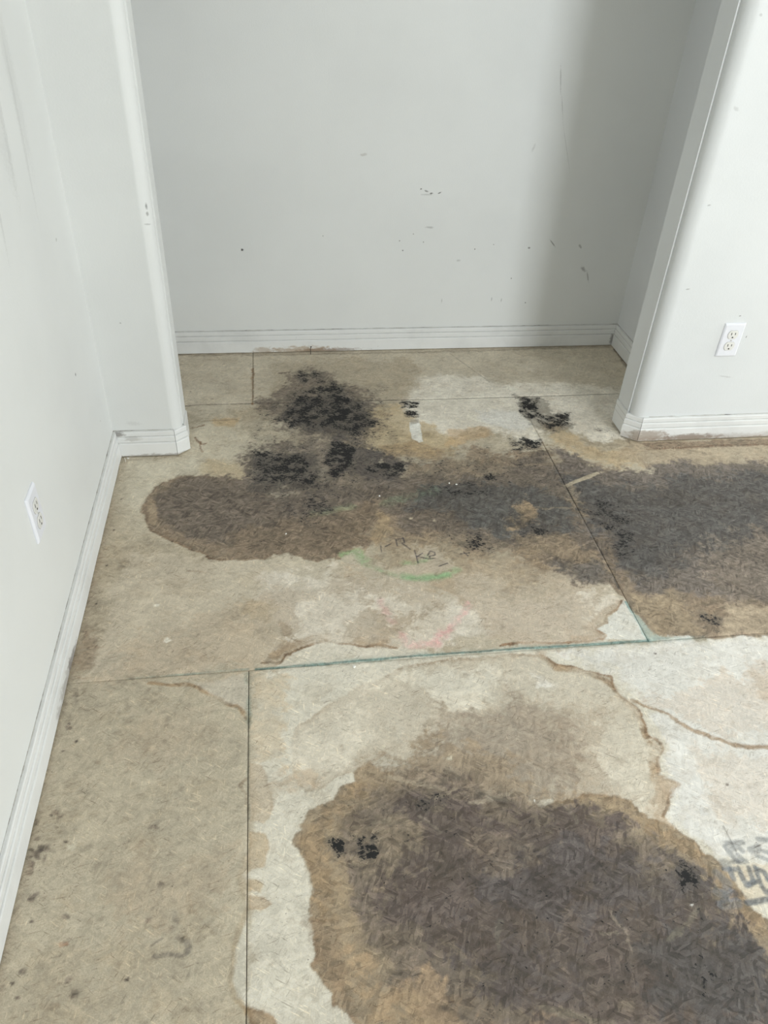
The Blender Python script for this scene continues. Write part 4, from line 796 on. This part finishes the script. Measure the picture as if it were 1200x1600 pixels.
M_osb = bpy.data.materials.new('weathered_strand_board'); t = NT(M_osb); co = t.coord()
att = t.new('ShaderNodeAttribute'); att.attribute_name = 'stain'
mat_m = t.new('ShaderNodeAttribute'); mat_m.attribute_name = 'mold'
c = att.outputs['Color']; mo = mat_m.outputs['Fac']
wv = t.new('ShaderNodeTexNoise'); wv.inputs['Scale'].default_value = 12; t.l.new(co, wv.inputs['Vector'])
add = t.new('ShaderNodeVectorMath', operation='MULTIPLY_ADD'); t.l.new(wv.outputs['Color'], add.inputs[0]); add.inputs[1].default_value = (.018, .018, 0); t.l.new(co, add.inputs[2])
cw = add.outputs[0]
streaks = []
for i, (an, sx, sy) in enumerate([(0.22, 30, 290), (0.95, 38, 310), (-0.6, 34, 300), (1.5, 44, 290)]):
    v = t.aniso(cw, (i * .31, i * .17, 0), an, sx, sy)
    streaks.append(t.noise(v, 1.0, 2, .5))
gate1 = t.noise(co, 7, 3); gate2 = t.noise(t.mapping(co, (5, 2, 0)), 11, 3)
dark = t.math('MAXIMUM', t.math('MULTIPLY', t.rng(streaks[0], .60, .74), t.rng(gate1, .38, .6)),
              t.math('MULTIPLY', t.math('MAXIMUM', t.rng(streaks[1], .62, .74), t.rng(streaks[2], .62, .74)), t.rng(gate2, .4, .6)))
light = t.math('MAXIMUM', t.math('MULTIPLY', t.rng(streaks[3], .60, .74), t.rng(gate2, .6, .4)),
               t.math('MULTIPLY', t.rng(streaks[2], .40, .28), t.rng(gate1, .6, .42)))
c = t.mix(t.math('MULTIPLY', dark, .68), c, (0.42, 0.38, 0.34), 'MULTIPLY')
c = t.mix(t.math('MULTIPLY', light, .55), c, t.mix(1.0, c, (1.65, 1.6, 1.5), 'MULTIPLY'))
# flakes of the strand board: crisp elongated cells laid at several angles
lumn = t.new('ShaderNodeRGBToBW'); t.l.new(att.outputs['Color'], lumn.inputs[0])
flake_amp = t.rng(lumn.outputs[0], .10, .42, .66, .15)
sel = t.noise(co, 26, 2, .5); sel2 = t.noise(t.mapping(co, (7, 3, 0)), 30, 2, .5)
def flake(an, sx, sy, off):
    v = t.new('ShaderNodeTexVoronoi'); v.feature = 'F1'; v.inputs['Scale'].default_value = 1.0
    t.l.new(t.aniso(cw, tuple(q * .1 for q in off), an, sx, sy), v.inputs['Vector'])
    b = t.new('ShaderNodeSeparateColor'); t.l.new(v.outputs['Color'], b.inputs[0]); return b.outputs[0]
f1 = flake(.3, 38, 165, (0, 0, 0)); f2 = flake(1.15, 42, 180, (3, 1, 0)); f3 = flake(-.6, 40, 170, (1, 5, 0))
k12 = t.rng(sel, .47, .50); k3 = t.rng(sel2, .53, .56)
fm = t.mix(k3, t.mix(k12, f1, f2), f3)
fmv = t.new('ShaderNodeRGBToBW'); t.l.new(fm, fmv.inputs[0])
fac = t.math('MULTIPLY_ADD', t.math('SUBTRACT', fmv.outputs[0], .5), flake_amp, 1.0)
cmb = t.new('ShaderNodeCombineColor'); [t.l.new(fac, cmb.inputs[k]) for k in range(3)]
c = t.mix(1.0, c, cmb.outputs[0], 'MULTIPLY')
# black specks and flecks of general wear
sp = t.noise(t.mapping(co, scale=(1, 1.6, 1)), 170, 3, .6)
c = t.mix(t.math('MULTIPLY', t.math('MULTIPLY', t.rng(sp, .655, .71), t.rng(gate1, .42, .62)), .75), c, s2l((70, 60, 52)))
gr = t.noise(co, 420, 2, .6)
c = t.mix(.60, c, t.mix(gr, (0.25, 0.25, 0.25), (0.78, 0.78, 0.78)), 'OVERLAY')
# mould: a smoky veil with crisp black hyphae
m_st = t.noise(t.aniso(cw, (0, 0, 0), .25, 45, 150), 1.0, 4, .7)
m_s2 = t.noise(t.aniso(cw, (.3, .4, 0), -.75, 50, 150), 1.0, 4, .7)
m_f = t.noise(co, 120, 4, .75)
m_p = t.noise(co, 24, 4, .65)
moe = t.math('MULTIPLY', mo, t.rng(m_p, .30, .62, .25, 1.1))
crisp = t.math('ADD', t.math('MULTIPLY', t.math('MAXIMUM', m_st, m_s2), .6), t.math('MULTIPLY', m_f, .4))
crisp = t.math('ADD', crisp, t.math('MULTIPLY', moe, .22))
veil = t.math('MULTIPLY', t.rng(t.math('ADD', moe, t.math('MULTIPLY', t.math('SUBTRACT', m_st, .5), .8)), .05, .9), .68)
c = t.mix(veil, c, s2l((84, 80, 76)))
c = t.mix(t.math('MULTIPLY', t.rng(crisp, .655, .70), t.rng(mo, .03, .22)), c, s2l((34, 33, 33)))
t.put(t.bsdf.inputs['Base Color'], c)
t.bsdf.inputs['Roughness'].default_value = .72
t.bsdf.inputs['Specular IOR Level'].default_value = .3
hh = t.math('ADD', t.math('MULTIPLY', streaks[0], .5), t.math('ADD', t.math('MULTIPLY', gr, .25), t.math('MULTIPLY', dark, -.5)))
t.bump(hh, .35, .0012)

M_edge = bpy.data.materials.new('dark_subfloor'); _t = NT(M_edge); _c = _t.coord()
_t.put(_t.bsdf.inputs['Base Color'], _t.mix(_t.noise(_c, 30, 3), s2l((60, 54, 48)), s2l((84, 76, 66)))); _t.bsdf.inputs['Roughness'].default_value = .95
floor = boxes('floor', [(WL - WT, XE + WT, REAR - WT, YB + WT, -.06, -.0185)], M_edge, kind='structure')  # dark slab below the panels, seen in the joints

THK = .018
def panel(x0, x1, y0, y1):
    xs = axis_steps(x0, x1, -.43, 1.85, FINE, .04); ys = axis_steps(y0, y1, -.86, 1.63, FINE, .04)
    if y0 > 1.0: ys = axis_steps(y0, y1, -.86, 1.63, .004, .04)
    X, Y, col, mold, h = paint(xs, ys)
    ny, nx = X.shape
    # edges ease down a little
    ed = np.minimum(np.minimum(X - x0, x1 - X), np.minimum(Y - y0, y1 - Y))
    Z = h - .0009 * sstep(.006, 0, ed) - .0008
    co_ = np.empty((ny * nx, 3), np.float32); co_[:, 0] = X.ravel(); co_[:, 1] = Y.ravel(); co_[:, 2] = Z.ravel()
    idx = np.arange(ny * nx).reshape(ny, nx)
    q = np.stack([idx[:-1, :-1], idx[:-1, 1:], idx[1:, 1:], idx[1:, :-1]], -1).reshape(-1, 4)
    # skirt round the edge gives the sheet its thickness
    ring = np.concatenate([idx[0, :], idx[1:, -1], idx[-1, :-1][::-1], idx[1:-1, 0][::-1]])
    low = co_[ring].copy(); low[:, 2] = -THK; base = ny * nx; nr = len(ring)
    a = ring; b = np.roll(ring, -1); la = base + np.arange(nr); lb = base + (np.arange(nr) + 1) % nr
    sk = np.stack([b, a, la, lb], -1)
    co_ = np.concatenate([co_, low]); q = np.concatenate([q, sk]).astype(np.int32)
    me = bpy.data.meshes.new('osb_panel')
    me.vertices.add(len(co_)); me.vertices.foreach_set('co', co_.ravel())
    me.loops.add(q.size); me.loops.foreach_set('vertex_index', q.ravel())
    me.polygons.add(len(q)); me.polygons.foreach_set('loop_start', np.arange(0, q.size, 4, dtype=np.int32))
    me.polygons.foreach_set('use_smooth', np.ones(len(q), bool))
    me.update(calc_edges=True)
    ca = me.color_attributes.new('stain', 'FLOAT_COLOR', 'POINT')
    rgba = np.ones((len(co_), 4), np.float32); rgba[:ny * nx, :3] = col.reshape(-1, 3); rgba[ny * nx:, :3] = s2l((88, 74, 58))
    ca.data.foreach_set('color', rgba.ravel())
    ma = me.attributes.new('mold', 'FLOAT', 'POINT'); mm = np.zeros(len(co_), np.float32); mm[:ny * nx] = mold.ravel()
    ma.data.foreach_set('value', mm)
    me.materials.append(M_osb)
    o = bpy.data.objects.new('osb_panel', me); link(o, floor)
    return o
S4 = 1.2192; gp = .0007
XL, XRt, YBk = WL - .01, XE, YB + .01
rows = [(-3.19, -2.4384, [0.0, 2.44, 4.88]), (-2.4384, -1.2192, [0.977, 3.41]), (-1.2192, 0.0, [0.0, 2.44, 4.88]), (0.0, S4, [0.977, 3.41]), (S4, YBk, [0.007, 2.44])]
for (y0, y1, js) in rows:
    ex = [XL] + js + [XRt]
    if y0 >= S4 - .01: ex = [XA - .01] + js[:1] + [XR + .01]
    for a, b in zip(ex[:-1], ex[1:]):
        panel(a + gp, b - gp, y0 + gp, y1 - gp)

# ------------------------------------------------------------------ receptacles
def simple(name, c, rough=.4, spec=.5, metal=0.0, vary=.06):
    m = bpy.data.materials.new(name); t = NT(m); co = t.coord()
    t.put(t.bsdf.inputs['Base Color'], t.mix(t.noise(co, 60, 3), c, tuple(v * (1 - vary) for v in c)))
    t.bsdf.inputs['Roughness'].default_value = rough; t.bsdf.inputs['Metallic'].default_value = metal
    t.bsdf.inputs['Specular IOR Level'].default_value = spec
    return m
M_plate = simple('white_plastic_plate', (0.80, 0.81, 0.86), .3)
M_recp = simple('ivory_plastic', (0.76, 0.75, 0.72), .35)
M_slot = simple('dark_slot', (0.02, 0.018, 0.016), .8)
M_screw = simple('painted_screw', (0.70, 0.69, 0.66), .35)

def outlet(name, loc, rotz, label):
    """built facing -Y in its own frame; x across, z up"""
    root = bpy.data.objects.new(name, None); root.location = loc; root.rotation_euler = (0, 0, rotz); link(root)
    tag(root, label, 'outlet')
    # bevelled cover plate with two openings: rings stepping inward
    w, h, d = .0350, .0570, .0062
    def rect(w, h, y, r=.003, n=4):
        p = []
        for (cx, cz, a) in ((w - r, h - r, 0), (-w + r, h - r, 90), (-w + r, -h + r, 180), (w - r, -h + r, 270)):
            for k in range(n + 1):
                an = math.radians(a + 90 * k / n); p.append((cx + r * math.cos(an), y, cz + r * math.sin(an)))
        return p
    V = []; F = []; rings = [rect(w, h, 0), rect(w, h, -.0022), rect(w - .0022, h - .0022, -.0048), rect(w - .0050, h - .0050, -d)]
    n = len(rings[0])
    for r in rings: V += r
    for k in range(len(rings) - 1):
        for i in range(n):
            j = (i + 1) % n; F.append((k * n + i, (k + 1) * n + i, (k + 1) * n + j, k * n + j))
    F.append(tuple(reversed(range(3 * n, 4 * n)))); F.append(tuple(range(n)))
    mesh_obj('cover_plate', V, F, M_plate, root)
    for cz in (.0195, -.0195):
        # receptacle face: circle flattened top and bottom, slightly proud
        pts = []
        for k in range(32):
            a = 2 * math.pi * k / 32; pts.append((.0172 * math.cos(a), max(-.0140, min(.0140, .0172 * math.sin(a))) + cz))
        V = [(x, -d + .0005, z) for x, z in pts] + [(x, -d - .0012, z) for x, z in pts] + [(x * .95, -d - .0018, cz + (z - cz) * .95) for x, z in pts]
        F = []
        for k in range(2):
            for i in range(32):
                j = (i + 1) % 32; F.append((k * 32 + i, (k + 1) * 32 + i, (k + 1) * 32 + j, k * 32 + j))
        F.append(tuple(reversed(range(64, 96))))
        rc = mesh_obj('receptacle', V, F, M_recp, root)
        f0 = -d - .0021
        for sx, hh_ in ((-.0063, .0042), (.0063, .0036)):
            v, f = box_data(sx - .0011, sx + .0011, f0, f0 + .001, cz + .0035 - hh_, cz + .0035 + hh_); mesh_obj('slot', v, f, M_slot, rc)
        V = []
        for k in range(14):
            a = 2 * math.pi * k / 14; V.append((.0027 * math.cos(a), f0, cz - .0085 + max(-.0018, .0027 * math.sin(a))))
        V += [(x, y + .001, z) for x, y, z in V[:14]]
        F = [tuple(reversed(range(14)))] + [(i, (i + 1) % 14, 14 + (i + 1) % 14, 14 + i) for i in range(14)]
        mesh_obj('ground_hole', V, F, M_slot, rc)
        # dark outline where the face passes through the plate
        V = [(x * 1.045, -d - .0003, cz + (z - cz) * 1.05) for x, z in pts] + [(x * .99, -d - .0003, cz + (z - cz) * .99) for x, z in pts]
        V += [(x, y + .0006, z) for x, y, z in V]
        F = [(i, (i + 1) % 32, 32 + (i + 1) % 32, 32 + i) for i in range(32)] + [(64 + i, i, 32 * 0 + (i + 1) % 32, 64 + (i + 1) % 32) for i in range(32)]
        mesh_obj('face_outline', V, F, M_gap, root)
    V = []; F = []
    for k in range(12):
        a = 2 * math.pi * k / 12; V += [(.0030 * math.cos(a), -d + .0003, .0030 * math.sin(a)), (.0026 * math.cos(a), -d - .0010, .0026 * math.sin(a))]
    for k in range(12):
        j = (k + 1) % 12; F.append((2 * k, 2 * j, 2 * j + 1, 2 * k + 1))
    F.append(tuple(2 * k + 1 for k in range(12)))
    sc = mesh_obj('screw', V, F, M_screw, root)
    v, f = box_data(-.0022, .0022, -d - .0012, -d - .0008, -.0004, .0004); mesh_obj('screw_slot', v, f, M_slot, sc)
    return root
M_gap = simple('recess_grey', (0.34, 0.33, 0.32), .8)
outlet('wall_outlet', (1.5295, YR - .0002, .3675), 0.0, 'white duplex outlet on the right-hand wall, seen nearly face-on')
outlet('wall_outlet', (WL + .0002, .132, .3835), math.radians(90), 'white duplex outlet on the left wall, seen edge-on from the side')

# ------------------------------------------------------------------ small debris
M_nail = simple('rusty_nail_steel', (0.09, 0.075, 0.065), .6, .5, .6, .3)
M_chip = simple('plaster_white', (0.82, 0.81, 0.77), .9)
M_wood = simple('pale_splinter_wood', (0.55, 0.47, 0.36), .85)
M_lint = simple('pale_fibre', (0.74, 0.71, 0.64), .9)

def tube(pts, r0, r1, n=8, head=None):
    V = []; F = []
    P = [Vector(p) for p in pts]
    for i, p in enumerate(P):
        d = (P[min(i + 1, len(P) - 1)] - P[max(i - 1, 0)]).normalized()
        a = d.orthogonal().normalized(); b = d.cross(a); r = r0 + (r1 - r0) * i / (len(P) - 1)
        for k in range(n):
            an = 2 * math.pi * k / n; V.append(p + a * r * math.cos(an) + b * r * math.sin(an))
    for i in range(len(P) - 1):
        for k in range(n):
            j = (k + 1) % n; F.append((i * n + k, i * n + j, (i + 1) * n + j, (i + 1) * n + k))
    F.append(tuple(reversed(range(n)))); F.append(tuple(range((len(P) - 1) * n, len(P) * n)))
    return V, F
nail = bpy.data.objects.new('nail', None); nail.location = (.232, 1.595, 0); link(nail)
tag(nail, 'small dark nail standing upright in the floor against the back baseboard', 'nail')
V, F = tube([(0, 0, -.004), (.001, -.001, .010), (.000, .001, .022), (.003, .002, .030)], .0012, .0014); mesh_obj('shank', V, F, M_nail, nail)
V, F = tube([(.003, .002, .0295), (.0032, .0021, .0315)], .0034, .0032, 10); mesh_obj('head', V, F, M_nail, nail)

def chip(name, loc, size, mat, label, cat, seed, flat=.6, group=None):
    r = random.Random(seed); V = []; F = []; n = 7
    for k, (s, z) in enumerate(((.75, 0), (1, .35), (.8, .8), (.25, 1))):
        for i in range(n):
            a = 2 * math.pi * i / n + k * .2; q = s * (.75 + r.random() * .5)
            V.append((math.cos(a) * size * q, math.sin(a) * size * .75 * q, z * size * flat * 1.4))
    for k in range(3):
        for i in range(n):
            j = (i + 1) % n; F.append((k * n + i, k * n + j, (k + 1) * n + j, (k + 1) * n + i))
    F.append(tuple(reversed(range(n)))); F.append(tuple(range(3 * n, 4 * n)))
    o = mesh_obj(name, V, F, mat, loc=(loc[0], loc[1], -.0004)); o.rotation_euler = (0, 0, r.random() * 6)
    tag(o, label, cat, group); return o
chip('plaster_crumb', (-.3815, .9005), .0042, M_chip, 'white plaster crumb at the foot of the left pilaster baseboard, beside the inner corner', 'debris', 1)
chip('plaster_crumb', (.3873, .6447), .0032, M_chip, 'white crumb on the dark stain, left of the pair near the floor centre', 'debris', 2)
chip('plaster_crumb', (.6128, .6944), .0030, M_chip, 'white crumb on the dark stain, left and upper of the close pair', 'debris', 3)
chip('plaster_crumb', (.6334, .6861), .0033, M_chip, 'white crumb on the dark stain, right and lower of the close pair', 'debris', 4)
chip('plaster_crumb', (.1014, .4879), .0028, M_chip, 'white crumb on the brown lobe of stain in front of the left pilaster', 'debris', 5)
chip('plaster_crumb', (.2438, -.014), .0045, M_chip, 'white crumb just in front of the green-lined front seam', 'debris', 6)
V, F = tube([(-.3915, .9000, .0030), (-.3895, .8950, .0022), (-.3870, .8860, .0018), (-.3862, .8800, .0008)], .0014, .0008)
tag(mesh_obj('wood_splinter', V, F, M_lint, None), 'pale curled splinter lying in the inner corner below the left pilaster', 'splinter')
